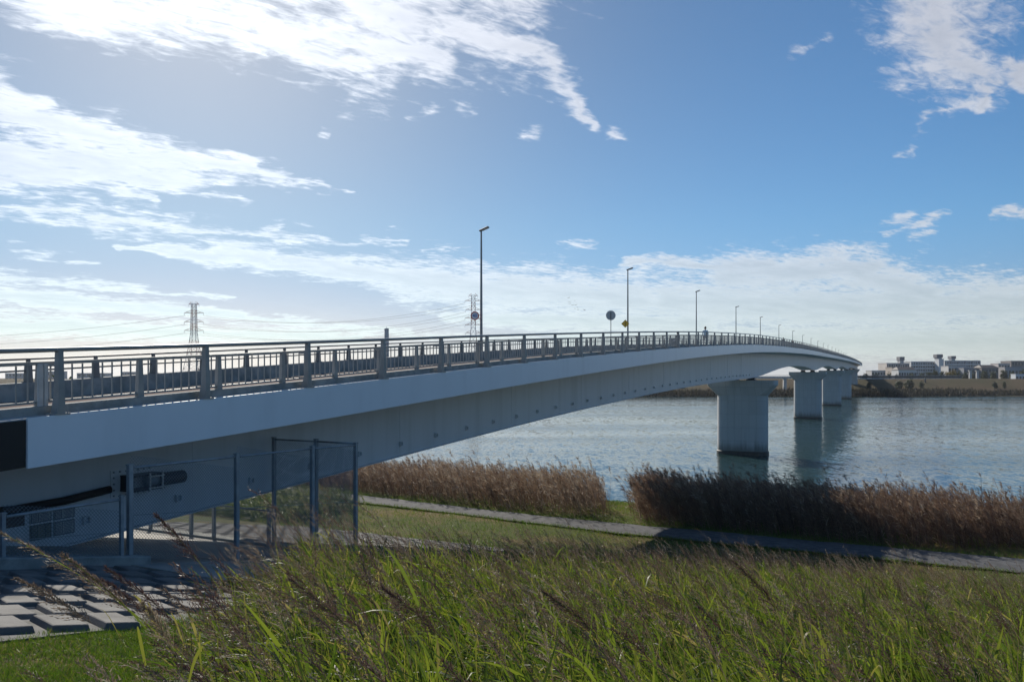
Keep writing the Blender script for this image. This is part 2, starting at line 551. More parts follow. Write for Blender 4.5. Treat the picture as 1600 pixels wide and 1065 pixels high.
M['gravel'] = material('gravel', (0.09, 0.092, 0.096), 0.95, (0.05, 0.05, 0.053), 2.5, 12, 0.9, 35)


def leaf_material(name, ramp, trans=0.45, rough=0.45, spec=0.5, through=(1.05, 1.15, 0.55)):
    """two-sided plant material: colour from a per-blade random value, light passes through"""
    m = bpy.data.materials.new(name)
    m.use_nodes = True
    t = NT(m.node_tree)
    b = t.n['Principled BSDF']
    at_ = t.n.new('ShaderNodeAttribute')
    at_.attribute_name = 'tint'
    cr = t.n.new('ShaderNodeValToRGB')
    el = cr.color_ramp.elements
    while len(el) > 1: el.remove(el[-1])
    el[0].position = ramp[0][0]; el[0].color = (*ramp[0][1], 1)
    for pos, c in ramp[1:]:
        e = el.new(pos); e.color = (*c, 1)
    t.l.new(at_.outputs['Fac'], cr.inputs[0])
    t.l.new(cr.outputs[0], b.inputs['Base Color'])
    b.inputs['Roughness'].default_value = rough
    b.inputs['Specular IOR Level'].default_value = spec
    tr = t.n.new('ShaderNodeBsdfTranslucent')
    t.l.new(t.vmath('MULTIPLY', cr.outputs[0], through), tr.inputs[0])
    mx = t.n.new('ShaderNodeMixShader')
    mx.inputs[0].default_value = trans
    t.l.new(b.outputs[0], mx.inputs[1]); t.l.new(tr.outputs[0], mx.inputs[2])
    t.l.new(mx.outputs[0], t.n['Material Output'].inputs[0])
    return m


M['grass'] = leaf_material('tall_grass_leaf', [(0, (0.032, 0.058, 0.014)), (0.35, (0.085, 0.125, 0.024)), (0.62, (0.165, 0.195, 0.038)), (0.82, (0.22, 0.20, 0.065)), (1.0, (0.28, 0.215, 0.13))], 0.5, 0.5, 0.45)
M['lawn'] = leaf_material('lawn_blade', [(0, (0.05, 0.10, 0.012)), (0.6, (0.10, 0.16, 0.02)), (0.85, (0.15, 0.17, 0.03)), (1.0, (0.24, 0.19, 0.08))], 0.45, 0.45)
M['seed'] = leaf_material('seed_head', [(0, (0.07, 0.034, 0.034)), (0.4, (0.14, 0.092, 0.068)), (0.75, (0.24, 0.185, 0.125)), (1.0, (0.38, 0.32, 0.24))], 0.3, 0.6, through=(1.0, 0.95, 0.9))
M['reed'] = leaf_material('dry_reed', [(0, (0.06, 0.036, 0.030)), (0.35, (0.12, 0.076, 0.058)), (0.7, (0.20, 0.142, 0.10)), (0.9, (0.32, 0.255, 0.19)), (1.0, (0.52, 0.46, 0.39))], 0.35, 0.55, through=(1.0, 0.93, 0.85))
M['sedge'] = leaf_material('pale_sedge', [(0, (0.05, 0.075, 0.025)), (0.5, (0.11, 0.13, 0.055)), (0.85, (0.20, 0.19, 0.11)), (1.0, (0.45, 0.42, 0.34))], 0.4, 0.45)
M['leaf_dark'] = leaf_material('far_tree_leaf', [(0, (0.02, 0.032, 0.016)), (0.6, (0.04, 0.055, 0.022)), (1.0, (0.075, 0.08, 0.03))], 0.25, 0.6)
M['leaf_gold'] = leaf_material('autumn_tree_leaf', [(0, (0.12, 0.08, 0.02)), (0.6, (0.20, 0.14, 0.03)), (1.0, (0.26, 0.19, 0.05))], 0.3, 0.6)
M['bank_brush'] = leaf_material('bank_brush_leaf', [(0, (0.022, 0.018, 0.012)), (0.6, (0.045, 0.034, 0.02)), (1.0, (0.085, 0.06, 0.035))], 0.2, 0.7)


def ground_material():
    m = bpy.data.materials.new('bank_ground')
    m.use_nodes = True
    t = NT(m.node_tree)
    b = t.n['Principled BSDF']
    b.inputs['Roughness'].default_value = 0.95
    b.inputs['Specular IOR Level'].default_value = 0.1
    geo = t.n.new('ShaderNodeNewGeometry').outputs['Position']
    n1 = t.noise(geo, 0.22, 8, 0.65).outputs['Fac']
    n2 = t.noise(geo, 7.0, 8, 0.7).outputs['Fac']
    dry = t.smooth(n1, 0.44, 0.60)
    c = t.mix(dry, (0.085, 0.11, 0.02, 1), (0.19, 0.13, 0.055, 1))
    c = t.mix(t.smooth(n2, 0.35, 0.7), c, (0.05, 0.055, 0.018, 1))
    t.l.new(c, b.inputs['Base Color'])
    bn = t.n.new('ShaderNodeBump'); bn.inputs['Strength'].default_value = 0.8; bn.inputs['Distance'].default_value = 0.06
    t.l.new(t.noise(geo, 18, 8, 0.7).outputs['Fac'], bn.inputs['Height'])
    t.l.new(bn.outputs[0], b.inputs['Normal'])
    return m


def water_material():
    m = bpy.data.materials.new('river_water')
    m.use_nodes = True
    t = NT(m.node_tree)
    b = t.n['Principled BSDF']
    b.inputs['Base Color'].default_value = (0.018, 0.045, 0.045, 1)
    b.inputs['IOR'].default_value = 1.33
    b.inputs['Specular IOR Level'].default_value = 0.5
    geo = t.n.new('ShaderNodeNewGeometry').outputs['Position']
    st = t.vmath('MULTIPLY', geo, (0.75, 1.1, 1.0))
    n3 = t.noise(t.vmath('MULTIPLY', geo, (0.22, 1.0, 1.0)), 0.03, 4, 0.6).outputs['Fac']
    gust = t.smooth(n3, 0.36, 0.62, 0.6, 1.05)
    t.l.new(t.smooth(n3, 0.35, 0.65, 0.06, 0.16), b.inputs['Roughness'])
    # wave slopes straight from the noise vectors (a height map is smoothed away at this grazing view)
    def slope(vec, scale, k, det):
        return t.vmath('SCALE', t.vmath('SUBTRACT', t.noise(vec, scale, det, 0.55, 0.4).outputs['Color'], (0.5, 0.5, 0.5)), scale=k)
    far_st = t.vmath('MULTIPLY', geo, (1.0, 0.35, 1.0))
    sl = t.vmath('ADD', slope(far_st, 1.5, 0.23, 3), t.vmath('ADD', slope(st, 3.6, 0.24, 2), slope(far_st, 0.35, 0.05, 2)))
    sl = t.vmath('SCALE', sl, scale=gust)
    sx, sy, _z = t.sep(sl)
    nrm = t.vmath('NORMALIZE', t.combine(sx, sy, 1.0))
    t.l.new(nrm, b.inputs['Normal'])
    return m


M['ground'] = ground_material()
M['water'] = water_material()
M['far_grass'] = material('far_bank_grass', (0.07, 0.06, 0.03), 0.95, (0.10, 0.072, 0.042), 0.05, 8, spec=0.1)
M['plain'] = material('town_ground', (0.12, 0.12, 0.11), 0.95, (0.09, 0.10, 0.07), 0.02, 6, spec=0.1)

# ------------------------------------------------------------------ the ground, the path, the river, the far bank
ga = np.concatenate([np.arange(-60, 0, 6.0), np.arange(0, 34, 1.0), np.arange(34, 70, 1.5), np.array([75, 82, 90.])])
gp = np.concatenate([np.array([-900, -500, -250, -140, -90, -60.]), np.arange(-45, 50, 1.5), np.array([60, 90, 140, 250, 500, 900.])])
GA, GP = np.meshgrid(ga, gp, indexing='ij')
GH = hgt(GA, GP) + np.where((GA > 30) & (GA < 60), 0.05 * np.sin(GA * 0.9 + GP * 0.5) * np.sin(GP * 0.33), 0.0)
gi = np.arange(GA.size).reshape(GA.shape)
GF = np.stack([gi[:-1, :-1], gi[1:, :-1], gi[1:, 1:], gi[:-1, 1:]], -1).reshape(-1, 4)
ground = link('ground', mesh_np('ground', Wn(GA, GP, GH).reshape(-1, 3), GF, M['ground'], True))
tag(ground, kind='structure')

water = link('water', mesh_np('water', [(-2500, -400, 0), (2500, -400, 0), (2500, 445, 0), (-2500, 445, 0)], [(0, 1, 2, 3)], M['water']))
tag(water, kind='structure')


def flat_at(x, y, h):
    z = -h * 1180 / (y - 590)
    return to_ap((x - 800) / 1180 * z, z)


def build_path():
    up = [(380, 752), (470, 762), (570, 773), (760, 796), (950, 816), (1100, 829), (1250, 843), (1400, 856), (1600, 873), (1900, 899)]
    lo = [(380, 764), (470, 775), (570, 786), (760, 809), (950, 833), (1100, 848), (1250, 863), (1400, 878), (1600, 897), (1900, 925)]
    rows = []
    for (x0, y0), (x1, y1) in zip(up, lo):
        a0, p0 = flat_at(x0, y0, -8.12); a1, p1 = flat_at(x1, y1, -8.12)
        rows.append([(a0 + (a1 - a0) * k / 6, p0 + (p1 - p0) * k / 6) for k in range(7)])
    rows = np.array(rows)
    # refine along the path
    s = np.linspace(0, len(rows) - 1, 60)
    i = np.clip(s.astype(int), 0, len(rows) - 2); f = (s - i)[:, None, None]
    rr = rows[i] * (1 - f) + rows[i + 1] * f
    jag = rng.normal(0, 0.10, (60, 2))
    rr[:, 0, 0] += jag[:, 0]; rr[:, -1, 0] += jag[:, 1]
    a, p = rr[..., 0], rr[..., 1]
    crown = 0.03 + 0.05 * np.sin(np.linspace(0, math.pi, 7))[None, :]
    V = Wn(a, p, hgt(a, p) + 0.05 + crown)
    ii = np.arange(a.size).reshape(a.shape)
    F = np.stack([ii[:-1, :-1], ii[1:, :-1], ii[1:, 1:], ii[:-1, 1:]], -1).reshape(-1, 4)
    o = link('path', mesh_np('path', V.reshape(-1, 3), F, M['gravel'], True))
    tag(o, kind='structure')
    return rows


PATH = build_path()

# far bank: reed foot, grass levee, plain behind
fb_x = np.arange(-1400, 1401, 20.0)
fb = [(424, -11.2), (428, -10.3), (436, -9.0), (446, -7.6), (456, -6.2), (474, -1.0), (480, -0.7), (490, -0.8), (505, -4.0)]
FX, FJ = np.meshgrid(fb_x, np.arange(len(fb)), indexing='ij')
FY = np.array([q[0] for q in fb])[FJ] + 3 * np.sin(FX * 0.013) * (FJ < 3)
FZ = np.array([q[1] for q in fb])[FJ] + CAM_H + 0.25 * np.sin(FX * 0.05 + FJ)
fi = np.arange(FX.size).reshape(FX.shape)
FFc = np.stack([fi[:-1, :-1], fi[1:, :-1], fi[1:, 1:], fi[:-1, 1:]], -1).reshape(-1, 4)
far_bank = link('far_bank', mesh_np('far_bank', np.stack([FX, FY, FZ], -1).reshape(-1, 3), FFc, M['far_grass'], True))
tag(far_bank, kind='structure')
plain = link('plain', mesh_np('plain', [(-6000, 503, CAM_H - 4.05), (6000, 503, CAM_H - 4.05), (6000, 9000, CAM_H - 4.05), (-6000, 9000, CAM_H - 4.05)], [(0, 1, 2, 3)], M['plain']))
tag(plain, kind='structure')

# ------------------------------------------------------------------ concrete slope paving at the abutment
revet = empty('concrete_revetment', W(6, 10, float(hgt(6, 10))))
tag(revet, kind='structure')
bpy.context.view_layer.update()
RINV = revet.matrix_world.inverted()


def slope_frame(a, p, lift=0.0):
    """frame on the levee slope: x along the bridge (downhill), y across, z normal"""
    h = float(hgt(a, p)) + lift
    xa = (Vector(W(a + 1, p, float(hgt(a, p)) - 0.2)) - Vector(W(a, p, float(hgt(a, p))))).normalized()
    ya = Vector(N)
    za = xa.cross(ya).normalized()
    if za.z < 0: za = -za
    m = Matrix((xa, ya, za)).transposed().to_4x4()
    m.translation = Vector(W(a, p, h))
    return m


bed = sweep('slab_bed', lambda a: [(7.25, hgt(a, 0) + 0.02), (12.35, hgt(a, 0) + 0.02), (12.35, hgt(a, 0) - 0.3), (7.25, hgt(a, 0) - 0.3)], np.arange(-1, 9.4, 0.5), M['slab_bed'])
bed.parent = revet; bed.matrix_parent_inverse = RINV
ap = sweep('apron', lambda a: [(8.2, hgt(a, 0) + 0.05), (12.45, hgt(a, 0) + 0.05), (12.45, hgt(a, 0) - 0.3), (8.2, hgt(a, 0) - 0.3)], np.arange(9.32, 16.3, 0.5), M['apron'])
ap.parent = revet; ap.matrix_parent_inverse = RINV
ap2 = sweep('apron', lambda a: [(12.4, hgt(a, 0) + 0.055), (24, hgt(a, 0) + 0.055), (24, hgt(a, 0) - 0.3), (12.4, hgt(a, 0) - 0.3)], np.arange(-1, 16.3, 0.5), M['apron'])
ap2.parent = revet; ap2.matrix_parent_inverse = RINV

mb = MB()
mb.taper(-0.03, (0.395, 0.735), 0.06, (0.325, 0.665))
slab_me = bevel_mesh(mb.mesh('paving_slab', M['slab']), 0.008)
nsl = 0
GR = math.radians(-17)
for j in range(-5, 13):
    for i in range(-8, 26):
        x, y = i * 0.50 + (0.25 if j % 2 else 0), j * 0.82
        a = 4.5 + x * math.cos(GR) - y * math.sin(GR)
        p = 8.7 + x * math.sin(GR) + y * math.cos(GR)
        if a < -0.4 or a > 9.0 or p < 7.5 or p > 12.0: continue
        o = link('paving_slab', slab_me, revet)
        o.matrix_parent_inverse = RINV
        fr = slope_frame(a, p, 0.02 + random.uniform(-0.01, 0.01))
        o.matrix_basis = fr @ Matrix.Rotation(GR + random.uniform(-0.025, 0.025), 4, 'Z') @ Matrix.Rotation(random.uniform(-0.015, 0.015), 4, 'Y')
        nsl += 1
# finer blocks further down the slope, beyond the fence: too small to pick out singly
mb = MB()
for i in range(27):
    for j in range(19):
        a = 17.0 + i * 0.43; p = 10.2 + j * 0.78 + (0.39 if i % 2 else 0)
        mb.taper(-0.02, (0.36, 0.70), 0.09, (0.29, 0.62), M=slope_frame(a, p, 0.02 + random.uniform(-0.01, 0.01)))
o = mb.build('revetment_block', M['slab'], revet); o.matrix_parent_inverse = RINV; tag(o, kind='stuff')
bed2 = sweep('slab_bed', lambda a: [(9.8, hgt(a, 0) + 0.02), (25.2, hgt(a, 0) + 0.02), (25.2, hgt(a, 0) - 0.3), (9.8, hgt(a, 0) - 0.3)], np.arange(16.75, 28.9, 0.5), M['slab_bed'])
bed2.parent = revet; bed2.matrix_parent_inverse = RINV
# kerbs
mbk = MB()


def kerb(a0, p0, a1, p1, wd, up, name, label):
    A0, A1 = Vector(W(a0, p0, float(hgt(a0, p0)))), Vector(W(a1, p1, float(hgt(a1, p1))))
    d = (A1 - A0); d.z = 0; d.normalize(); s = Vector((-d.y, d.x, 0)) * wd / 2
    k = MB()
    k.quadbox([A0 - s + Vector((0, 0, -0.3)), A1 - s + Vector((0, 0, -0.3)), A1 + s + Vector((0, 0, -0.3)), A0 + s + Vector((0, 0, -0.3)),
               A0 - s + Vector((0, 0, up)), A1 - s + Vector((0, 0, up)), A1 + s + Vector((0, 0, up)), A0 + s + Vector((0, 0, up))])
    me = bevel_mesh(k.mesh(name, M['kerb_conc']), 0.015)
    return tag(link(name, me), label, 'kerb')


kerb(1.0, 12.55, 9.75, 12.55, 0.42, 0.20, 'concrete_kerb', 'weathered concrete kerb carrying the low mesh fence beside the stepped slabs')
kerb(16.4, 12.3, 16.4, 24.0, 0.35, 0.14, 'concrete_kerb', 'low concrete kerb under the back row of fence posts beneath the girder')

# ------------------------------------------------------------------ the bridge
A_END = 575.0
bridge = empty('road_bridge', (0, 0, 0), 'long pale haunched girder road bridge crossing the river on four round concrete piers', 'bridge')
aa = np.concatenate([np.arange(-30, 60, 1.0), np.arange(60, 200, 2.5), np.arange(200, A_END + 0.1, 6.0)])
ab = aa[aa > 7.8]; ab = np.concatenate([[7.8], ab])
P_N, P_W, P_F, P_O = 12.9, 15.8, 21.3, 21.75     # near edge, near web, far rail, far edge

# deck slab incl. cantilevers
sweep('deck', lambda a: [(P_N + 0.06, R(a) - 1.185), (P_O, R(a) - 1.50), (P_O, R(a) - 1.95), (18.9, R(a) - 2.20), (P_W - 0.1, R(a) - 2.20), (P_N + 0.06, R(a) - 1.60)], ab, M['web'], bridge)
sweep('deck', lambda a: [(P_N + 0.07, R(a) - 1.185), (P_O, R(a) - 1.50), (P_O, R(a) - 1.95), (P_N + 0.25, R(a) - 1.95), (P_N + 0.25, R(a) - 1.30), (P_N + 0.07, R(a) - 1.27)], np.linspace(-30, 7.77, 30), M['black'], bridge)  # approach slab coloured black to carry the shade of the recess
sweep('recess_shade_plate', lambda a: [(P_N + 0.03, R(a) - 1.20), (P_N + 0.24, R(a) - 1.288), (P_N + 0.24, R(a) - 2.0), (P_N + 0.04, R(a) - 2.0)], np.linspace(-30, 7.785, 30), M['rubber'], bridge)  # plate added across the open recess; its black stands for the shade inside
sweep('fascia', lambda a: [(P_N, R(a) - 1.17), (P_N + 0.055, R(a) - 1.17), (P_N + 0.055, R(a) - 2.02), (P_N, R(a) - 2.02)], ab, M['fascia'], bridge)
sweep('fascia_foot', lambda a: [(P_N + 0.058, R(a) - 1.93), (P_N + 0.6, R(a) - 1.93), (P_N + 0.6, R(a) - 2.0), (P_N + 0.058, R(a) - 2.0)], ab, M['fascia'], bridge)
sweep('fascia', lambda a: [(P_O + 0.003, R(a) - 1.20), (P_O + 0.06, R(a) - 1.20), (P_O + 0.06, R(a) - 2.35), (P_O + 0.003, R(a) - 2.35)], ab, M['fascia'], bridge)
ag = aa
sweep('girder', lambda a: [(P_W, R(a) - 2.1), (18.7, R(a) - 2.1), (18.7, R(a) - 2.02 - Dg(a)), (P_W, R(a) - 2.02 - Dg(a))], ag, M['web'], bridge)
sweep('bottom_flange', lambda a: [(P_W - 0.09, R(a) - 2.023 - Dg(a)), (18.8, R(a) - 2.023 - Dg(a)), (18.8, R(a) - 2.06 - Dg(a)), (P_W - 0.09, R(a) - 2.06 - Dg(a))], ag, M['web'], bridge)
sweep('ledge', lambda a: [(P_N + 0.057, R(a) - 1.18), (P_N + 0.34, R(a) - 1.165), (P_N + 0.34, R(a) - 1.30), (P_N + 0.057, R(a) - 1.30)], aa, M['pale_steel'], bridge)
sweep('kerb', lambda a: [(P_N + 0.30, R(a) - 1.02), (P_N + 0.62, R(a) - 1.02), (P_N + 0.62, R(a) - 1.4), (P_N + 0.30, R(a) - 1.4)], aa, M['kerb_conc'], bridge)
sweep('road_surface', lambda a: [(P_N + 0.61, R(a) - 1.27), (P_F - 0.19, R(a) - 1.42), (P_F - 0.19, R(a) - 1.44), (P_N + 0.61, R(a) - 1.29)], aa, M['road'], bridge)


def road_h(p):
    return -1.27 - 0.15 * (p - 13.5) / (21.1 - 13.5)


for pc, wd in ((14.6, 0.15), (17.2, 0.15), (20.3, 0.15)):
    sweep('lane_marking', lambda a: [(pc - wd / 2, R(a) + road_h(pc - wd / 2) + 0.008), (pc + wd / 2, R(a) + road_h(pc + wd / 2) + 0.008)], aa, M['white_paint'], bridge, closed=False)
sweep('parapet', lambda a: [(P_F - 0.2, R(a) - 0.93), (P_F + 0.2, R(a) - 0.93), (P_F + 0.28, R(a) - 1.9), (P_F - 0.26, R(a) - 1.9)], aa, M['kerb_conc'], bridge)


def bframe(a, p, h):
    """x along the bridge, y across it (away from the viewer), z up"""
    m = Matrix((U, N, Vector((0, 0, 1)))).transposed().to_4x4()
    m.translation = Vector(W(a, p, h))
    return m


def place(name, me, parent, m):
    o = link(name, me, parent)
    o.matrix_basis = m
    return o


def bar_along(name, p, dh, rad, mat, parent, n=10, a0=-28, a1=A_END):
    al = aa[(aa >= a0) & (aa <= a1)]
    ang = [2 * math.pi * (k + 0.5) / n for k in range(n)]
    return sweep(name, lambda a: [(p + rad * math.cos(g), R(a) + dh + rad * math.sin(g)) for g in ang], al, mat, parent, smooth=n > 6)


# outer handrail on tall tapered posts
hand = bar_along('handrail', P_N + 0.08, -0.035, 0.042, M['rail'], bridge)
hand.name = 'handrail'
mb = MB()
mb.taper(0.0, (0.15, 0.20), 0.30, (0.115, 0.15), (0, 0.03), (0, 0.0))
mb.taper(0.30, (0.115, 0.15), 1.12, (0.09, 0.10), (0, 0.0), (0, 0.0))
mb.box((0, 0.02, 0.012), (0.28, 0.24, 0.03))
mb.box((0, 0.15, 0.86), (0.05, 0.24, 0.035)); mb.box((0, 0.15, 0.24), (0.05, 0.24, 0.03))
post_me = mb.mesh('rail_post', M['rail'])
mbs = MB()
mbs.bar((-0.055, 0, 0), (0.055, 0, 0), 0.05, 10)
Q = 3.19
k = -3
while True:
    a = 8.39 + Q * k
    if a > A_END - 2: break
    place('rail_post', post_me, hand, bframe(a, P_N + 0.08, float(R(a)) - 1.17))
    k += 1
mbs = MB(); mbs.bar((-0.12, 0, 0), (0.12, 0, 0.015), 0.052, 10)
place('rail_sleeve', mbs.mesh('rail_sleeve', M['rail'], True), hand, bframe(6.95, P_N + 0.08, float(R(6.95)) - 0.035))

# inner baluster panels on short posts
pan = bar_along('panel_top_rail', P_N + 0.46, -0.27, 0.042, M['rail'], bridge, 4)
sweep('panel_bottom_rail', lambda a: [(P_N + 0.435, R(a) - 0.935), (P_N + 0.485, R(a) - 0.935), (P_N + 0.485, R(a) - 0.975), (P_N + 0.435, R(a) - 0.975)], aa[aa >= -28], M['rail'], pan)
mb = MB()
mb.taper(0, (0.14, 0.10), 0.75, (0.085, 0.08))
pp_me = mb.mesh('panel_post', M['rail'])
a_p0 = on_line(218, P_N + 0.46)
k = -8
while True:
    a = a_p0 + 2.0 * k
    if a > A_END - 2: break
    if k + 8 < 290:
        place('panel_post', pp_me, pan, bframe(a, P_N + 0.46, float(R(a)) - 1.02))
    k += 1
mb = MB(); mb.box((0, 0, 0.33), (0.022, 0.022, 0.665))
bal_me = mb.mesh('baluster', M['rail'])
nb = 0
rest = MB()
k = -12
while True:
    a = a_p0 + 0.2 * k
    if a > A_END - 2: break
    if k % 10 != 0:
        if nb < 300 and a > 5.5:
            place('baluster', bal_me, pan, bframe(a, P_N + 0.46, float(R(a)) - 0.965)); nb += 1
        else:
            if a < 230 or k % 3 == 0:
                rest.box((0, 0, 0.33), (0.018 if a < 230 else 0.05, 0.018, 0.665), bframe(a, P_N + 0.46, float(R(a)) - 0.965))
    k += 1
tag(rest.build('baluster_row', M['rail'], pan), kind='stuff')

# pale end post of the guard panels at the joint
for xx in (57.5, 66):
    a = on_line(xx, P_N + 0.5)
    mb = MB(); mb.box((0, 0, 0.36), (0.10 if xx < 60 else 0.07, 0.05, 0.76))
    o = place('end_post', bevel_mesh(mb.mesh('end_post', M['pale_steel']), 0.012), pan, bframe(a, P_N + 0.40, float(R(a)) - 1.02))
    o['label'] = 'pale steel end post of the railing panels'

# far railing on the parapet
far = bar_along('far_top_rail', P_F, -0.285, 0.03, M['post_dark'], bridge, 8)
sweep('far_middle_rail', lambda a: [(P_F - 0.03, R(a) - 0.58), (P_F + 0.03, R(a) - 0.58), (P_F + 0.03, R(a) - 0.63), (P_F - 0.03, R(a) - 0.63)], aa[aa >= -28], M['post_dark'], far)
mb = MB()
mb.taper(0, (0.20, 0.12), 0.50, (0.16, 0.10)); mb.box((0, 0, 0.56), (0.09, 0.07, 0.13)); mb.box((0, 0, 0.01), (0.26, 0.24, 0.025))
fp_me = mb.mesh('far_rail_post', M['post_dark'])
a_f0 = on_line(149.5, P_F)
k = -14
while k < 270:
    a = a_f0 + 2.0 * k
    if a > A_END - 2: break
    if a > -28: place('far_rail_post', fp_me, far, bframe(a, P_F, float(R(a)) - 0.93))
    k += 1

# lifting lugs along the lower web
mb = MB()
mb.box((0, -0.04, 0.075), (0.15, 0.08, 0.025)); mb.box((0, -0.04, -0.075), (0.15, 0.08, 0.025))
mb.box((-0.07, -0.04, 0), (0.02, 0.08, 0.13)); mb.box((0.07, -0.04, 0), (0.02, 0.08, 0.13))
lug_me = mb.mesh('web_lug', M['web'])
a_l0 = on_line(277, P_W)
for k in range(-3, 44):
    a = a_l0 + 2.42 * k
    if a < 5 or a > 104: continue
    place('web_lug', lug_me, bridge, bframe(a, P_W - 0.003, float(R(a)) - 2.02 - float(Dg(a)) + 0.42))
# web splice seams: thin raised strips
for a in np.arange(4.5, 105, 9.2):
    mb = MB()
    top, bot = float(R(a)) - 2.22, float(R(a)) - 2.0 - float(Dg(a))
    mb.box((0, -0.004, (top + bot) / 2 - bot), (0.05, 0.008, top - bot - 0.05))
    place('web_seam', mb.mesh('web_seam', M['web']), bridge, bframe(a, P_W - 0.001, bot))


# piers
def rounded_rect(wx, wy, r, n=8):
    pts = []
    for cx, cy, a0 in ((wx / 2 - r, wy / 2 - r, 0), (-wx / 2 + r, wy / 2 - r, 90), (-wx / 2 + r, -wy / 2 + r, 180), (wx / 2 - r, -wy / 2 + r, 270)):
        for i in range(n + 1):
            g = math.radians(a0 + 90 * i / n)
            pts.append((cx + r * math.cos(g), cy + r * math.sin(g)))
    return pts


def loft(name, rings, mat, smooth_angle=True):
    """rings: list of (z, pts)"""
    bm = bmesh.new()
    rows = [[bm.verts.new((x, y, z)) for x, y in pts] for z, pts in rings]
    n = len(rows[0])
    for r0, r1 in zip(rows[:-1], rows[1:]):
        for i in range(n):
            bm.faces.new((r0[i], r0[(i + 1) % n], r1[(i + 1) % n], r1[i]))
    bm.faces.new(rows[-1]); bm.faces.new(list(reversed(rows[0])))
    me = bpy.data.meshes.new(name)
    bm.to_mesh(me); bm.free()
    me.materials.append(mat)
    return me


PIER_P = 17.45
for i, a in enumerate((107.8, 208.4, 309.0, 409.6, 510.0)):
    gb = float(R(a)) - 2.06 - float(Dg(a))
    cap_top = gb - 0.42
    foot = -CAM_H if i < 4 else -7
    pr = empty('pier', (0, 0, 0), None, None)
    pr.parent = bridge
    pr.matrix_basis = bframe(a, PIER_P, foot)
    H = cap_top - foot
    capd = 2.0
    rr = rounded_rect(3.2, 6.7, 1.35)
    rings = [(0.1, rr)]
    zz = 0.1
    while zz + 2.0 < H - capd - 0.6:               # shallow pour joints
        zz += 1.9
        rings += [(zz, rr), (zz + 0.015, rounded_rect(3.16, 6.66, 1.33)), (zz + 0.045, rounded_rect(3.16, 6.66, 1.33)), (zz + 0.06, rr)]
    rings.append((H - capd, rr))
    col = loft('column', rings, M['pier'])
    o = link('column', col, pr)
    for pl in col.polygons: pl.use_smooth = False
    w0, w1 = rounded_rect(3.3, 6.8, 1.0), rounded_rect(3.7, 9.0, 0.35)
    link('pier_cap', loft('pier_cap', [(H - capd - 0.02, w0), (H - capd + 1.35, w1), (H, w1)], M['pier']), pr)
    if i < 4:
        link('footing', loft('footing', [(-2.0, rounded_rect(3.45, 6.95, 1.42)), (0.42, rounded_rect(3.4, 6.9, 1.4)), (0.5, rounded_rect(3.22, 6.72, 1.36))], M['algae']), pr)
    for s in (-1, 1):
        mb = MB(); mb.box((0, s * 1.15, H + 0.07), (1.3, 1.2, 0.13)); mb.box((0, s * 1.15, H + 0.215), (0.9, 0.9, 0.17)); mb.box((0, s * 1.15, H + 0.355), (1.2, 1.1, 0.115))
        mb.build('bearing', M['black'], pr)

# abutment and what hangs on the girder near it
sweep('abutment', lambda a: [(14.6, R(a) - 2.25), (21.4, R(a) - 2.25), (21.4, hgt(a, 0) - 1.5), (14.6, hgt(a, 0) - 1.5)], np.arange(-26, 6.6, 1.0), M['kerb_conc'], bridge)
# cable restrainer
rx0, rx1 = on_line(172, P_W), on_line(236, P_W)
a_r = (rx0 + rx1) / 2
zc = float((590 - 752) / 1180) * (P_W * S_ + a_r * C_)
rest_t = empty('cable_restrainer', (0, 0, 0)); rest_t.parent = bridge; rest_t.matrix_basis = bframe(a_r, P_W, zc)
L = rx1 - rx0
mb = MB(); mb.box((0, -0.012, 0), (L, 0.02, 0.62)); mb.build('base_plate', M['web'], rest_t)
mb = MB()
for i in range(7):
    for z in (-0.27, 0.27):
        mb.bar((-L / 2 + 0.07 + i * (L - 0.14) / 6, -0.02, z), (-L / 2 + 0.07 + i * (L - 0.14) / 6, -0.05, z), 0.022, 6)
for z in (-0.14, 0.0, 0.14):
    mb.bar((-L / 2 + 0.07, -0.02, z), (-L / 2 + 0.07, -0.05, z), 0.022, 6)
mb.build('bolt', M['galv'], rest_t)
mb = MB(); mb.box((0.12, -0.24, 0.17), (0.85, 0.46, 0.03)); mb.box((0.12, -0.24, -0.17), (0.85, 0.46, 0.03)); mb.box((0.5, -0.24, 0), (0.03, 0.44, 0.34)); mb.box((-0.28, -0.24, 0), (0.03, 0.44, 0.34)); mb.build('bracket', M['black'], rest_t)
mb = MB(); mb.bar((0.2, -0.27, 0.0), (0.52, -0.27, 0.0), 0.13, 20); mb.build('collar', M['galv'], rest_t, True)
mb = MB(); mb.bar((0.52, -0.27, 0.0), (1.22, -0.27, 0.0), 0.155, 24); mb.bar((1.22, -0.27, 0), (1.26, -0.27, 0), 0.155, 24, 0.12); mb.build('cylinder', M['black'], rest_t)
mb = MB()
for x in (0.12, 0.46): mb.box((x, -0.50, 0), (0.03, 0.03, 0.44))
for z in (-0.14, 0.13): mb.box((0.29, -0.505, z), (0.42, 0.03, 0.03))
mb.build('frame', M['galv_bright'], rest_t)
# dark service pipe running back to the abutment
pts = []
for x, y in ((-160, 815), (-60, 805), (20, 796), (100, 782), (172, 764)):
    a = on_line(x, P_W - 0.2); z = (P_W - 0.2) * S_ + a * C_
    pts.append(W(a, P_W - 0.2, (590 - y) * z / 1180))
mb = MB(); mb.tube(pts, 0.085, 12); mb.build('service_pipe', M['rubber'], bridge, True)


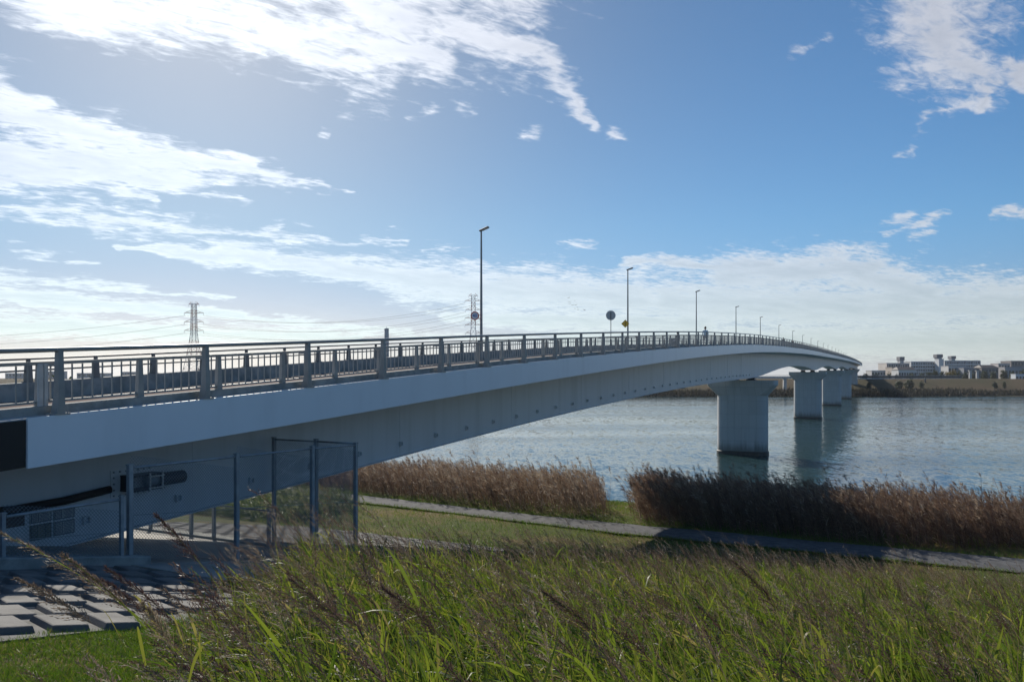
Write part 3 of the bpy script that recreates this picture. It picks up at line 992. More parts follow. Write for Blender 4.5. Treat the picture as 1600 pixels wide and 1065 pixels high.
# notices fixed to the web
def notice(x0, x1, y0a, y1a, mat, rows, cols, lab):
    """x0,x1 photo columns; y0a,y1a top and bottom rows at the left edge; follows the web"""
    a0, a1 = on_line(x0, P_W), on_line(x1, P_W)
    za = P_W * S_ + a0 * C_
    h1, h0 = (590 - y0a) * za / 1180, (590 - y1a) * za / 1180
    root = empty('notice_plate', (0, 0, 0)); root.parent = bridge
    root.matrix_basis = bframe(a0, P_W, h0)
    wd, ht = a1 - a0, h1 - h0
    sl = float(R(a1) - Dg(a1) - R(a0) + Dg(a0)) / wd if wd else 0
    sh = Matrix.Identity(4); sh[2][0] = 0.02
    mb = MB(); mb.box((wd / 2, -0.018, ht / 2), (wd, 0.03, ht)); o = mb.build('plate', mat, root)
    if lab: root['label'] = lab
    mk = MB(); y = -0.036; t = 0.009
    for z in (0.01, ht - 0.01): mk.box((wd / 2, y, z), (wd - 0.02, 0.004, t * 1.4))
    for x in (0.015, wd - 0.015): mk.box((x, y - 0.005, ht / 2), (t * 1.4, 0.004, ht - 0.02))
    for i in range(1, rows):
        z = ht * i / rows
        mk.box((wd * 0.2, y, z), (wd * 0.30 * random.uniform(0.7, 1), 0.004, t))
        mk.box((wd * 0.67, y, z), (wd * 0.5 * random.uniform(0.6, 1), 0.004, t))
    for c in cols: mk.box((wd * c, y - 0.005, ht / 2), (t, 0.004, ht - 0.05))
    if mat is not M['plate_dark']:
        mk.build('print', M['ink'], root)


notice(8, 37, 809, 825, M['plate_dark'], 2, (), 'dark cast plaque on the girder web')
notice(46, 79, 802, 818, M['plate'], 7, (0.37,), 'pale ruled notice above the stained plate')
notice(83, 115, 796, 812, M['plate'], 8, (0.35,), 'pale ruled notice in the top right of the cluster')
notice(46, 79, 821, 845, M['plate_olive'], 8, (0.33, 0.7), 'stained olive plate below the ruled notice')
notice(83, 115, 815, 837, M['plate'], 9, (0.38,), 'pale ruled notice in the bottom right of the cluster')

# ------------------------------------------------------------------ street lamps
LX = [752, 981, 1088, 1150, 1188, 1217, 1238.5, 1254, 1268, 1278, 1286.6, 1294, 1300.6, 1306, 1310.8]
P_L = 21.62
a_l = np.array([on_line(x, P_L) for x in LX])
fit = np.polyfit(np.arange(len(LX))[:8], a_l[:8], 1)
mbp = MB()
LAMP_H = 7.55
mbp.bar((0, 0, -0.4), (0, 0, 0.9), 0.11, 12); mbp.bar((0, 0, 0.9), (0, 0, LAMP_H), 0.085, 12, 0.05)
pole_me = mbp.mesh('lamp_pole', M['lamp_pole'])
mbp = MB(); mbp.taper(0, (0.2, 0.66), 0.1, (0.16, 0.6), (0, -0.22), (0, -0.22), M=Matrix.Translation((0, 0, LAMP_H)) @ Matrix.Rotation(math.radians(-18), 4, 'X'))
head_me = bevel_mesh(mbp.mesh('lamp_head', M['lamp_head']), 0.015)
mbp = MB(); mbp.box((0, -0.28, -0.012), (0.15, 0.42, 0.02), M=Matrix.Translation((0, 0, LAMP_H)) @ Matrix.Rotation(math.radians(-18), 4, 'X'))
lens_me = mbp.mesh('lamp_lens', M['lens'])
mbp = MB(); mbp.box((0, 0, -0.2), (0.3, 0.3, 0.06)); mbp.box((0, 0, 0.35), (0.05, 0.19, 0.3))
base_me = mbp.mesh('base_plate', M['lamp_pole'])
LORD = ['nearest and tallest looking street lamp, beside the round speed limit sign', 'street lamp carrying the yellow diamond sign', 'third street lamp along the bridge, just left of the walker in pale blue',
        'fourth street lamp along the bridge, right of the walker in pale blue', 'fifth street lamp along the bridge, left of the two dark pedestrians', 'sixth street lamp along the bridge, rising at the bare headed dark pedestrian',
        'seventh street lamp along the bridge, rising behind the hunched dark pedestrian', 'eighth street lamp along the bridge, first one past both dark pedestrians']
for i in range(18):
    a = float(np.polyval(fit, i)) if i >= 8 else float(a_l[i])
    lab = LORD[i] if i < len(LORD) else '%s street lamp counted along the bridge from the nearest, tiny in the distance' % (
        'ninth tenth eleventh twelfth thirteenth fourteenth fifteenth sixteenth seventeenth eighteenth'.split()[i - 8])
    lt = empty('street_lamp', (0, 0, 0), lab, 'street lamp', 'street lamps along the bridge', bframe(a, P_L, float(R(a)) - 1.17) @ Matrix.Diagonal((1, 1, (1.17 + float(np.interp(a, [39.8, 68.8, 97.8, 127, 154, 184, 241, 447], [6.26, 6.08, 5.86, 5.55, 5.26, 5.01, 4.81, 5.0]))) / LAMP_H, 1)))
    link('lamp_pole', pole_me, lt); link('lamp_head', head_me, lt); link('lamp_lens', lens_me, lt); link('base_plate', base_me, lt)


# ------------------------------------------------------------------ road signs
def disc(mb, r, y0, y1, n=40, x=0, z=0):
    b = len(mb.v)
    for y in (y0, y1):
        for i in range(n):
            g = 2 * math.pi * i / n
            mb.v.append((x + r * math.cos(g), y, z + r * math.sin(g)))
    for i in range(n):
        j = (i + 1) % n
        mb.f.append((b + i, b + j, b + n + j, b + n + i))
    mb.f.append(tuple(b + i for i in range(n))); mb.f.append(tuple(b + n + i for i in reversed(range(n))))


def text_mesh(body, size, mat, name='lettering'):
    cu = bpy.data.curves.new(name, 'FONT')
    cu.body = body; cu.size = size; cu.align_x = 'CENTER'; cu.align_y = 'CENTER'; cu.extrude = 0.003; cu.offset = size * 0.012
    tmp = bpy.data.objects.new(name, cu); COL.objects.link(tmp)
    dg = bpy.context.evaluated_depsgraph_get()
    me = bpy.data.meshes.new_from_object(tmp.evaluated_get(dg))
    bpy.data.objects.remove(tmp)
    me.materials.clear(); me.materials.append(mat)
    return me


def facing(loc, tilt=0.0):
    """frame whose -y looks back at the viewer's side along the road"""
    m = Matrix.Rotation(tilt, 4, 'Z')
    m.translation = loc
    return m


z1 = P_L * S_ + a_l[0] * C_
loc = at(742, 493.2, z1 - 0.25)
sg = empty('speed_limit_sign', loc, 'round red rimmed speed limit sign with blue number 40 on the nearest lamp post', 'road sign', None, facing(loc, math.radians(-10)))
r = 6.8 / 1180 * z1
mb = MB(); disc(mb, r, 0.0, 0.012); mb.build('sign_rim', M['sign_red'], sg)
mb = MB(); disc(mb, r * 0.76, -0.004, -0.001); mb.build('sign_face', M['sign_white'], sg)
me = text_mesh('40', r * 1.08, M['sign_blue']); o = link('lettering', me, sg); o.rotation_euler = (math.pi / 2, 0, 0); o.location = (0, -0.008, 0)
mb = MB(); mb.bar((0.0, 0.03, -0.1), (0.40, 0.24, -0.24), 0.02, 6); mb.bar((0, 0.03, 0.1), (0.40, 0.24, 0.04), 0.02, 6); mb.build('sign_bracket', M['lamp_pole'], sg)

a_s = on_line(954.5, 21.9)
zs = 21.9 * S_ + a_s * C_
base = Vector(W(a_s, 21.9, float(R(a_s)) - 1.3))
sb = empty('road_sign', base, 'round grey back of a road sign on its own thin post', 'road sign')
hc = (590 - 492.5) * zs / 1180 + CAM_H - base.z
mb = MB(); mb.bar((0, 0, 0), (0, 0, hc + 0.25), 0.035, 8); mb.build('sign_post', M['lamp_pole'], sb)
mb = MB(); disc(mb, 7.6 / 1180 * zs, 0.05, 0.062, z=hc); mb.build('sign_plate', M['sign_back'], sb)
mb = MB(); mb.box((0, 0.03, hc), (0.12, 0.03, 0.62)); mb.build('sign_stiffener', M['lamp_pole'], sb)

z2 = P_L * S_ + a_l[1] * C_
loc = at(977, 505.5, z2 - 0.2)
yd = empty('warning_sign', loc, 'yellow diamond warning sign fixed to the second lamp post', 'road sign', None, facing(loc, math.radians(-6)))
r = 6.3 / 1180 * z2
mb = MB(); mb.quadbox([(-r, 0, 0), (0, 0, -r), (r, 0, 0), (0, 0, r), (-r, 0.015, 0), (0, 0.015, -r), (r, 0.015, 0), (0, 0.015, r)]); mb.build('sign_plate', M['sign_yellow'], yd)
mb = MB(); k = r * 0.9
for s, e in (((-k, 0), (0, -k)), ((0, -k), (k, 0)), ((k, 0), (0, k)), ((0, k), (-k, 0))):
    mb.bar((s[0], -0.003, s[1]), (e[0], -0.003, e[1]), 0.008, 4)
mb.box((0, -0.004, 0.05), (0.06, 0.006, 0.16)); mb.box((0.02, -0.004, -0.1), (0.10, 0.006, 0.07)); mb.build('sign_print', M['sign_black'], yd)
mb = MB(); mb.bar((0.0, 0.03, 0), (0.24, 0.2, 0.0), 0.02, 6); mb.build('sign_bracket', M['lamp_pole'], yd)


# ------------------------------------------------------------------ people on the walkway
def person(name, loc, yaw, height, mats, label, group, pose='walk', hunch=0.0):
    """one continuous skinned body; clothes and hair are its children"""
    k = height / 1.75
    J = {'pelvis': (0, 0, 0.93), 'waist': (0, 0.01, 1.08), 'chest': (0, 0.04 * hunch + 0.0, 1.30), 'neck': (0, 0.12 * hunch, 1.48), 'head0': (0, 0.02 + 0.2 * hunch, 1.56), 'head1': (0, 0.02 + 0.24 * hunch, 1.68)}
    E = [('pelvis', 'waist'), ('waist', 'chest'), ('chest', 'neck'), ('neck', 'head0'), ('head0', 'head1')]
    Rr = {'pelvis': 0.15, 'waist': 0.135, 'chest': 0.155, 'neck': 0.055, 'head0': 0.085, 'head1': 0.088}
    for s, nm in ((-1, 'l'), (1, 'r')):
        st = 0.16 * s
        J.update({'hip' + nm: (0.1 * s, 0, 0.88), 'knee' + nm: (0.105 * s, st * 0.7, 0.48), 'ankle' + nm: (0.105 * s, st - 0.03 if s < 0 else st, 0.08), 'toe' + nm: (0.11 * s, st + 0.15, 0.03),
                  'sh' + nm: (0.19 * s, 0.08 * hunch, 1.40), 'elb' + nm: (0.25 * s, -st * 0.5 + 0.02, 1.12), 'wr' + nm: (0.24 * s, -st * 0.9 + 0.10, 0.88), 'hand' + nm: (0.235 * s, -st + 0.13, 0.79)})
        E += [('pelvis', 'hip' + nm), ('hip' + nm, 'knee' + nm), ('knee' + nm, 'ankle' + nm), ('ankle' + nm, 'toe' + nm), ('chest', 'sh' + nm), ('sh' + nm, 'elb' + nm), ('elb' + nm, 'wr' + nm), ('wr' + nm, 'hand' + nm)]
        Rr.update({'hip' + nm: 0.095, 'knee' + nm: 0.062, 'ankle' + nm: 0.045, 'toe' + nm: 0.04, 'sh' + nm: 0.07, 'elb' + nm: 0.046, 'wr' + nm: 0.03, 'hand' + nm: 0.036})
    names = list(J)
    me = bpy.data.meshes.new(name)
    me.from_pydata([tuple(c * k for c in J[n]) for n in names], [(names.index(a), names.index(b)) for a, b in E], [])
    o = bpy.data.objects.new(name, me); COL.objects.link(o)
    md = o.modifiers.new('skin', 'SKIN')
    for i, n in enumerate(names):
        me.skin_vertices[0].data[i].radius = (Rr[n] * k, Rr[n] * k * (0.78 if n in ('pelvis', 'waist', 'chest') else 1))
    me.skin_vertices[0].data[0].use_root = True
    sb_ = o.modifiers.new('sub', 'SUBSURF'); sb_.levels = sb_.render_levels = 2
    dg = bpy.context.evaluated_depsgraph_get()
    body = bpy.data.meshes.new_from_object(o.evaluated_get(dg))
    bpy.data.objects.remove(o)
    body.materials.clear()
    for m_ in (mats['skin'], mats['top'], mats['legs']): body.materials.append(m_)
    for pl in body.polygons:
        z = pl.center.z / k
        pl.use_smooth = True
        pl.material_index = 0 if (z > 1.475 or (z < 0.9 and abs(pl.center.x / k) > 0.2)) else (1 if z > 0.93 or abs(pl.center.x / k) > 0.2 else 2)
    ob = link(name, body)
    ob.location = loc; ob.rotation_euler = (0, 0, yaw)
    tag(ob, label, 'person', group)
    # hair cap
    bm = bmesh.new(); bmesh.ops.create_icosphere(bm, subdivisions=3, radius=0.105 * k)
    for v in bm.verts: v.co = Vector((v.co.x * 0.95, v.co.y * 1.05, v.co.z * 1.1))
    bmesh.ops.delete(bm, geom=[v for v in bm.verts if v.co.z < -0.06 * k or (v.co.y > 0.04 * k and v.co.z < 0.03 * k)], context='VERTS')
    hm = bpy.data.meshes.new('hair'); bm.to_mesh(hm); bm.free(); hm.materials.append(mats['hair'])
    for pl in hm.polygons: pl.use_smooth = True
    h = link('hair', hm, ob); h.location = (0, (0.01 + 0.23 * hunch) * k, 1.655 * k)
    # shoes
    for s in (-1, 1):
        st = 0.16 * s
        mb_ = MB(); mb_.taper(0.0, (0.10 * k, 0.28 * k), 0.09 * k, (0.075 * k, 0.17 * k), (0.108 * s * k, (st + 0.06) * k), (0.106 * s * k, (st + 0.02) * k)); 
        link('shoe', bevel_mesh(mb_.mesh('shoe', M['black']), 0.02), ob)
    return ob


walk_h = -1.29
PG = 'people on the bridge walkway'
a = on_line(1102, 14.2)
person('person', W(a, 14.2, float(R(a)) + walk_h), -TH, 1.82, {'skin': M['skin'], 'top': M['shirt'], 'legs': M['grey_cloth'], 'hair': M['hair']}, 'person in a pale blue shirt walking away along the railing', PG)
a = on_line(1224, 14.4)
person('person', W(a, 14.4, float(R(a)) + walk_h), -TH, 1.75, {'skin': M['skin'], 'top': M['grey_cloth'], 'legs': M['dark_cloth'], 'hair': M['hair']}, 'upright pedestrian with dark hair, far along the railing under the sixth lamp', PG)
a = on_line(1238.3, 14.2)
person('person', W(a, 14.2, float(R(a)) + walk_h), math.pi - TH, 1.66, {'skin': M['skin'], 'top': M['dark_cloth'], 'legs': M['dark_cloth'], 'hair': M['hair']}, 'hunched pedestrian in black, farthest of the people on the bridge', PG, hunch=0.5)
# small covered cart with its rider seen from behind
a = on_line(1053.5, 14.0)
ct = empty('covered_cart', (0, 0, 0), 'small boxy grey covered cart behind the railing with a white tag', 'cart', None, bframe(a, 14.0, float(R(a)) + walk_h))
mb = MB(); mb.taper(0.14, (0.95, 0.66), 0.80, (0.85, 0.60)); link('cart_body', bevel_mesh(mb.mesh('cart_body', M['cart_grey']), 0.06, 3), ct)
mb = MB(); mb.box((-0.43, -0.10, 0.62), (0.03, 0.16, 0.06)); mb.build('tag', M['sign_white'], ct)
for x in (-0.3, 0.3):
    for y in (-0.26, 0.26):
        mb = MB(); disc(mb, 0.12, -0.03, 0.03, 20, x, 0.12); o = mb.build('wheel', M['rubber'], ct); o.location = (0, y, 0)
a2 = a + 1.0
person('person', W(a2, 14.0, float(R(a2)) + walk_h), -TH, 1.27, {'skin': M['skin'], 'top': M['grey_cloth'], 'legs': M['dark_cloth'], 'hair': M['hair']}, 'short person whose dark head shows above the grey cart', PG)


# ------------------------------------------------------------------ chain link fences
def chain_panel(A, B, h, name, parent, pitch=0.056, rad=0.0032):
    """diamond wire between two post feet A, B, height h"""
    A, B = Vector(A), Vector(B)
    L = (B - A).length
    ex = (B - A).normalized(); ez = Vector((0, 0, 1)); n = ex.cross(ez)
    step = pitch * 1.2
    V, F = [], []
    def seg(p0, p1, off):
        d = (p1 - p0).normalized(); s = n.cross(d) * rad; t = n * rad
        b = len(V)
        for P in (p0, p1):
            for q in (s, t * 1.0 - s * 0.5, -t - s * 0.5):
                V.append(tuple(P + q + n * off))
        for i in range(3):
            j = (i + 1) % 3
            F.append((b + i, b + j, b + 3 + j, b + 3 + i))
    for sgn, off in ((1, rad), (-1, -rad)):
        x = -h
        while x < L + h:
            # line from (x,0) rising sgn; clip to [0,L]
            x0, x1 = x, x + sgn * h
            t0, t1 = 0.0, 1.0
            if x1 != x0:
                ta, tb = (0 - x0) / (x1 - x0), (L - x0) / (x1 - x0)
                t0, t1 = max(t0, min(ta, tb)), min(t1, max(ta, tb))
            if t1 - t0 > 0.01:
                seg(A + ex * (x0 + (x1 - x0) * t0) + ez * (h * t0), A + ex * (x0 + (x1 - x0) * t1) + ez * (h * t1), off)
            x += step
    me = bpy.data.meshes.new(name); me.from_pydata(V, [], F); me.materials.append(M['wire']); me.update()
    o = link(name, me, parent); tag(o, kind='stuff')
    return o


def fence(name, pts, tops, label, group=None, wid=0.085, rail=True, mesh=True, first=True):
    """pts [(a,p)], tops [height rel. eye]"""
    root = empty(name, (0, 0, 0), label, 'fence', group)
    for (a, p), t in list(zip(pts, tops))[0 if first else 1:]:
        g = float(hgt(a, p))
        mb = MB(); mb.box((0, 0, (t - g - 0.05) / 2), (wid, wid, t - g + 0.05)); mb.box((0, 0, t - g + 0.01), (wid + 0.02, wid + 0.02, 0.025))
        place('fence_post', mb.mesh('fence_post', M['galv']), root, bframe(a, p, g))
    for (q0, t0), (q1, t1) in zip(zip(pts[:-1], tops[:-1]), zip(pts[1:], tops[1:])):
        A, B = Vector(W(*q0, t0 - 0.05)), Vector(W(*q1, t1 - 0.05))
        d = (B - A).normalized()
        if rail:
            mb = MB(); mb.bar(A + d * 0.05, B - d * 0.05, 0.024, 8); mb.build('fence_rail', M['galv'], root, True)
            g0, g1 = float(hgt(*q0)), float(hgt(*q1))
            mb = MB(); mb.bar(Vector(W(*q0, (t0 + g0) / 2)) + d * 0.05, Vector(W(*q1, (t1 + g1) / 2)) - d * 0.05, 0.006, 6); mb.build('tension_wire', M['galv'], root)
        if mesh:
            g0, g1 = float(hgt(*q0)) + 0.12, float(hgt(*q1)) + 0.12
            n_ = max(1, int((B - A).length / 0.55))
            hh = (t0 + t1) / 2 - 0.05 - (g0 + g1) / 2
            sh = chain_panel(W(*q0, g0), W(*q1, g1), hh, 'chain_link_mesh', root)
    return root


fence('chain_link_fence', [(9.49, 12.6), (12.08, 12.6), (14.5, 12.6), (16.2, 12.6)], [-1.63, -1.66, -1.69, -1.74], 'tall grey blue chain link fence in front of the girder end')
fence('chain_link_fence', [(16.2, 12.6), (16.3, 14.03), (16.3, 15.56)], [-1.70, -1.70, -1.70], 'short cross run of dark tall fence between the corner post and the girder', wid=0.09, first=False)
fence('chain_link_fence', [(16.3, 15.75), (16.35, 17.98), (16.35, 18.93), (16.4, 20.8), (16.4, 23.5)], [-3.75, -3.75, -3.75, -3.75, -3.75], 'dark low fence row under the girder in front of the block slope')
lowf = [(3.0, 12.55), (5.2, 12.55), (7.2, 12.55), (9.28, 12.55)]
fence('chain_link_fence', lowf, [-2.13, -2.14, -2.16, -2.18], 'low chain link fence on the kerb in front of the notices', wid=0.06)


# ------------------------------------------------------------------ pylons, wires, chimney, birds
def pylon(x, ytop, z, arms, label, scale_w=1.0, body=8.0):
    base_h = -4.0
    ztop = (590 - ytop) * z / 1180
    H = ztop - base_h
    root = empty('electricity_pylon', at(x, 590, z) + Vector((0, 0, base_h)), label, 'pylon', 'pylons beyond the bridge')
    kx = z / 1180.0
    def half(t):      # half width of the body at height fraction t
        return kx * np.interp(t, [0, 0.42, 0.62, 1.0], [15 * scale_w, 6.5 * scale_w, 3.8 * scale_w, 3.0 * scale_w])
    levels = np.concatenate([np.linspace(0, 0.62, 8), np.linspace(0.66, 1, 9)])
    for i in range(len(levels) - 1):
        t0, t1 = levels[i], levels[i + 1]
        w0, w1 = half(t0), half(t1)
        tgt = MB()
        c0 = [(sx * w0, sy * w0, t0 * H) for sx, sy in ((-1, -1), (1, -1), (1, 1), (-1, 1))]
        c1 = [(sx * w1, sy * w1, t1 * H) for sx, sy in ((-1, -1), (1, -1), (1, 1), (-1, 1))]
        for k in range(4):
            tgt.bar(c0[k], c1[k], 0.23, 4)
            tgt.bar(c0[k], c1[(k + 1) % 4], 0.12, 4); tgt.bar(c0[(k + 1) % 4], c1[k], 0.12, 4)
            tgt.bar(c1[k], c1[(k + 1) % 4], 0.12, 4)
        tgt.build('lattice_section', M['pylon_red'] if (i // 2) % 2 == 0 else M['pylon_white'], root)
    tips = []
    for (ya, hw) in arms:
        ha = (590 - ya) * kx - base_h
        for s in (-1, 1):
            mb = MB(); t = ha / H; w = half(min(t, 1)); tip = (s * hw * kx, 0, ha + 0.2)
            for sy in (-1, 1):
                mb.bar((s * w, sy * w, ha), tip, 0.16, 4); mb.bar((s * w, sy * w, ha + 2.2), tip, 0.12, 4)
            mb.bar((s * (w + hw * kx) / 2, 0, ha), (s * (w + hw * kx) / 2, 0, ha + 1.1), 0.1, 4)
            mb.build('cross_arm', M['pylon_red'], root)
            ins = MB(); ins.bar((tip[0], 0, tip[2]), (tip[0], 0, tip[2] - 2.4), 0.14, 6); ins.build('insulator', M['pylon_white'], root)
            tips.append(root.location + Vector((tip[0], 0, tip[2] - 2.4)))
    return root, tips


p1, tips1 = pylon(303, 474, 640, [(475.5, 8), (489, 15), (503, 15), (516.5, 15)], 'red and white lattice pylon with three cross arms, left of the chimney')
p2, tips2 = pylon(739.5, 461, 760, [(462, 7), (470, 13), (484, 12), (497, 13), (508, 13), (520, 12)], 'red and white lattice pylon half hidden behind the nearest lamp post', 0.9)


def wire(A, B, sag, label):
    A, B = Vector(A), Vector(B)
    pts = []
    for i in range(25):
        t = i / 24
        P = A.lerp(B, t); P.z -= sag * 4 * t * (1 - t)
        pts.append(P)
    mb = MB(); mb.tube(pts, 0.11, 5)
    o = mb.build('power_line', M['cable'])
    tag(o, label, 'power line', 'power lines between the pylons')


for i in range(2, 8):
    T = tips1[i]
    lvl = ('top', 'middle', 'lowest')[(i - 2) // 2]
    if i % 2 == 0:
        wire(T, T + Vector((-560, 160, 2)), 16, f'sagging power line leaving the {lvl} left arm of the left pylon')
    wire(T, tips2[min(i, len(tips2) - 1)], 12, f'power line from the {lvl} {"left" if i % 2 == 0 else "right"} arm of the left pylon towards the other pylon')

cz = 640
ch = empty('chimney', at(604, 590, cz) + Vector((0, 0, -4)), 'plain grey industrial chimney rising behind the railing', 'chimney')
hh = (590 - 513) * cz / 1180 + 4
mb = MB(); mb.bar((0, 0, 0), (0, 0, hh), 2.3, 24, 1.85); mb.build('shaft', M['chimney'], ch, True)
mb = MB(); mb.bar((0, 0, hh - 1.4), (0, 0, hh - 0.6), 2.0, 24); mb.bar((0, 0, hh), (0, 0, hh + 2.0), 0.12, 6); mb.build('rim', M['chimney'], ch)

BIRDS = [(889, 465), (890, 471.5), (890.5, 474.5), (898, 469.5), (894.5, 476.5), (899.5, 476.3), (898.2, 482), (902, 480), (903, 483.5), (913.5, 484.5)]
BIRD_LABELS = ['highest bird of the flock, at its upper left', 'second highest bird at the left of the flock', 'bird just under the second highest one at the left of the flock', 'bird highest on the right side of the flock', 'bird in the middle of the flock, left of its pair', 'bird in the middle of the flock, right of its pair', 'lowest but one bird of the flock, largest looking', 'bird at the lower right of the flock, above the lowest', 'lowest bird of the tight flock', 'single bird trailing apart to the right of the flock']
for i, (x, y) in enumerate(BIRDS):
    zb = 150 + random.uniform(-12, 12)
    up = random.uniform(0.05, 0.55)
    V = [(0, -0.16, 0), (0.035, -0.02, 0.02), (0, 0.22, 0.0), (-0.035, -0.02, 0.02), (0, 0, -0.05),
         (0.22, 0.04, 0.30 * up), (0.42, -0.06, 0.34 * up), (0.05, -0.09, 0.01), (0.05, 0.08, 0.01),
         (-0.22, 0.04, 0.30 * up), (-0.42, -0.06, 0.34 * up), (-0.05, -0.09, 0.01), (-0.05, 0.08, 0.01), (0.05, -0.26, 0.0), (-0.05, -0.26, 0.0)]
    Fb = [(0, 4, 1), (1, 4, 2), (2, 4, 3), (3, 4, 0), (0, 1, 2, 3), (8, 7, 5), (7, 6, 5), (12, 9, 11), (11, 9, 10), (0, 13, 14)]
    me = bpy.data.meshes.new('bird'); me.from_pydata(V, [], Fb); me.materials.append(M['bird']); me.update()
    o = link('bird', me); o.location = at(x, y, zb); o.rotation_euler = (random.uniform(-0.3, 0.3), random.uniform(-0.4, 0.4), random.uniform(-1.2, -0.2))
    tag(o, BIRD_LABELS[i], 'bird', 'flock of birds above the bridge')


# ------------------------------------------------------------------ the town beyond the far bank
WALLS = {}


def wall_mat(c):
    if c not in WALLS:
        WALLS[c] = material('wall_%d' % len(WALLS), c, 0.85, tuple(q * 0.88 for q in c), 0.15, 5)
    return WALLS[c]


M['window'] = material('window_glass', (0.03, 0.04, 0.05), 0.15)
M['roof'] = material('roof_tiles', (0.10, 0.085, 0.08), 0.7, (0.075, 0.065, 0.06), 0.5, 4)


def building(x0, x1, ytop, z, col_, label, floors=0, bays=0, depth=12, ybase=594, roof='flat', group=None, wpx=None, balcony=False):
    col = tuple(min(q * 1.12 + 0.02, 0.78) for q in col_)
    k = z / 1180
    w = (x1 - x0) * k
    base = at((x0 + x1) / 2, 590, z); base.z = CAM_H - 4.05
    h = (590 - ytop) * k + 4.05
    root = empty('building', base, label, 'building', group)
    mb = MB(); mb.box((0, depth / 2, h / 2), (w, depth, h))
    mb.build('wall', wall_mat(col), root)
    if roof == 'flat':
        mb = MB(); mb.box((0, depth / 2, h + 0.15), (w + 0.3, depth + 0.3, 0.35)); mb.build('roof', wall_mat(tuple(q * 0.8 for q in col)), root)
    else:
        rh = max(1.5, depth * 0.22)
        mb = MB()
        mb.v += [(-w / 2 - 0.4, -0.5, h), (w / 2 + 0.4, -0.5, h), (w / 2 + 0.4, depth + 0.5, h), (-w / 2 - 0.4, depth + 0.5, h), (-w / 2 + 1, depth / 2, h + rh), (w / 2 - 1, depth / 2, h + rh)]
        mb.f += [(0, 1, 5, 4), (1, 2, 5), (2, 3, 4, 5), (3, 0, 4), (3, 2, 1, 0)]
        mb.build('roof', M['roof'], root)
    if floors and bays:
        fh = (h - 0.8) / floors; bw = w / bays
        wm = MB(); wm.box((0, -0.03, 0), (bw * 0.62, 0.1, fh * 0.5))
        wme = wm.mesh('window', M['window'])
        for fl in range(floors):
            for b in range(bays):
                o = link('window', wme, root); o.location = (-w / 2 + bw * (b + 0.5), 0, 0.5 + fh * (fl + 0.55))
        if balcony:
            for fl in range(floors):
                bb = MB(); bb.box((0, -0.75, 0.4 + fh * fl + 0.45), (w - 0.4, 0.12, 0.95)); bb.box((0, -0.4, 0.35 + fh * fl), (w - 0.4, 0.75, 0.12)); bb.build('balcony', wall_mat(tuple(min(q * 1.1, 0.75) for q in col)), root)
            for b in range(0, bays + 1, 3):
                bb = MB(); bb.box((-w / 2 + bw * b, -0.45, h / 2), (0.35, 0.95, h - 0.1)); bb.build('pilaster', wall_mat(col), root)
    return root, h, k, w


def tank(root, h, xo, wt, ht, stem, col=(0.16, 0.165, 0.18)):
    mb = MB(); mb.box((xo, 5, h + stem / 2), (wt * 0.75, 4.5, stem)); mb.build('stair_tower', wall_mat((0.42, 0.43, 0.44)), root)
    mb = MB(); mb.box((xo, 5, h + stem + ht / 2), (wt, 5.5, ht)); mb.build('water_tank', wall_mat(col), root)


AG = 'apartment blocks beyond the far bank'
rt, h, k, w = building(1423, 1468, 565, 640, (0.46, 0.47, 0.48), 'pale apartment block with balconies, left of the tall stair tower', 6, 12, 14, group=AG, balcony=True)
rt, h, k, w = building(1475.5, 1531, 563.5, 645, (0.44, 0.45, 0.46), 'pale apartment block with balconies, right of the tall stair tower', 6, 15, 14, group=AG, balcony=True)
tank(rt, h, (1492.5 - 1503.2) * k, 7.5 * k, 4.5 * k, 3.2 * k)
rt, h, k, w = building(1467.2, 1474.6, 561, 632, (0.50, 0.51, 0.52), 'tall narrow white stair tower topped by a dark tank', 0, 0, 6)
tank(rt, h, 0, 9.6 * k, 5.2 * k, 2.6 * k)
rt, h, k, w = building(1385, 1421, 567.5, 620, (0.44, 0.40, 0.37), 'stepped beige block with a dark tank, leftmost of the town blocks', 4, 10, 14, balcony=True)
tank(rt, h, (1412 - 1403) * k, 7.5 * k, 6 * k, 4.5 * k)
building(1394, 1416, 574, 560, (0.34, 0.29, 0.25), 'low tan block in front of the stepped beige block', 2, 6, 10)
building(1404, 1432, 577.5, 540, (0.50, 0.50, 0.50), 'low white roofed shed below the left apartment block', 1, 7, 10, roof='gable')
building(1482, 1508, 572, 560, (0.45, 0.44, 0.43), 'white fronted low house below the right apartment block', 2, 6, 10)
building(1506, 1530, 575, 550, (0.20, 0.21, 0.23), 'dark grey hall below the right end of the apartment block', 2, 6, 10)
building(1534, 1560, 574.5, 545, (0.16, 0.15, 0.15), 'dark brown house with a low tiled roof right of the apartment blocks', 2, 5, 10, roof='gable')
building(1560, 1578, 568, 600, (0.42, 0.38, 0.37), 'small pinkish block between the dark houses', 3, 4, 10)
building(1580, 1625, 564, 640, (0.17, 0.145, 0.14), 'dark brown stepped block at the right edge of the view', 4, 9, 14)
building(1570, 1612, 573.5, 545, (0.30, 0.29, 0.30), 'low grey shed in front of the dark brown stepped block', 1, 8, 10)
building(1587, 1612, 584.5, 500, (0.50, 0.53, 0.56), 'pale blue white hut on the levee at the right edge', 1, 5, 5)
building(1362, 1384, 579, 600, (0.40, 0.39, 0.38), 'small low pale house just right of the bridge end', 2, 5, 10)
random.seed(3)
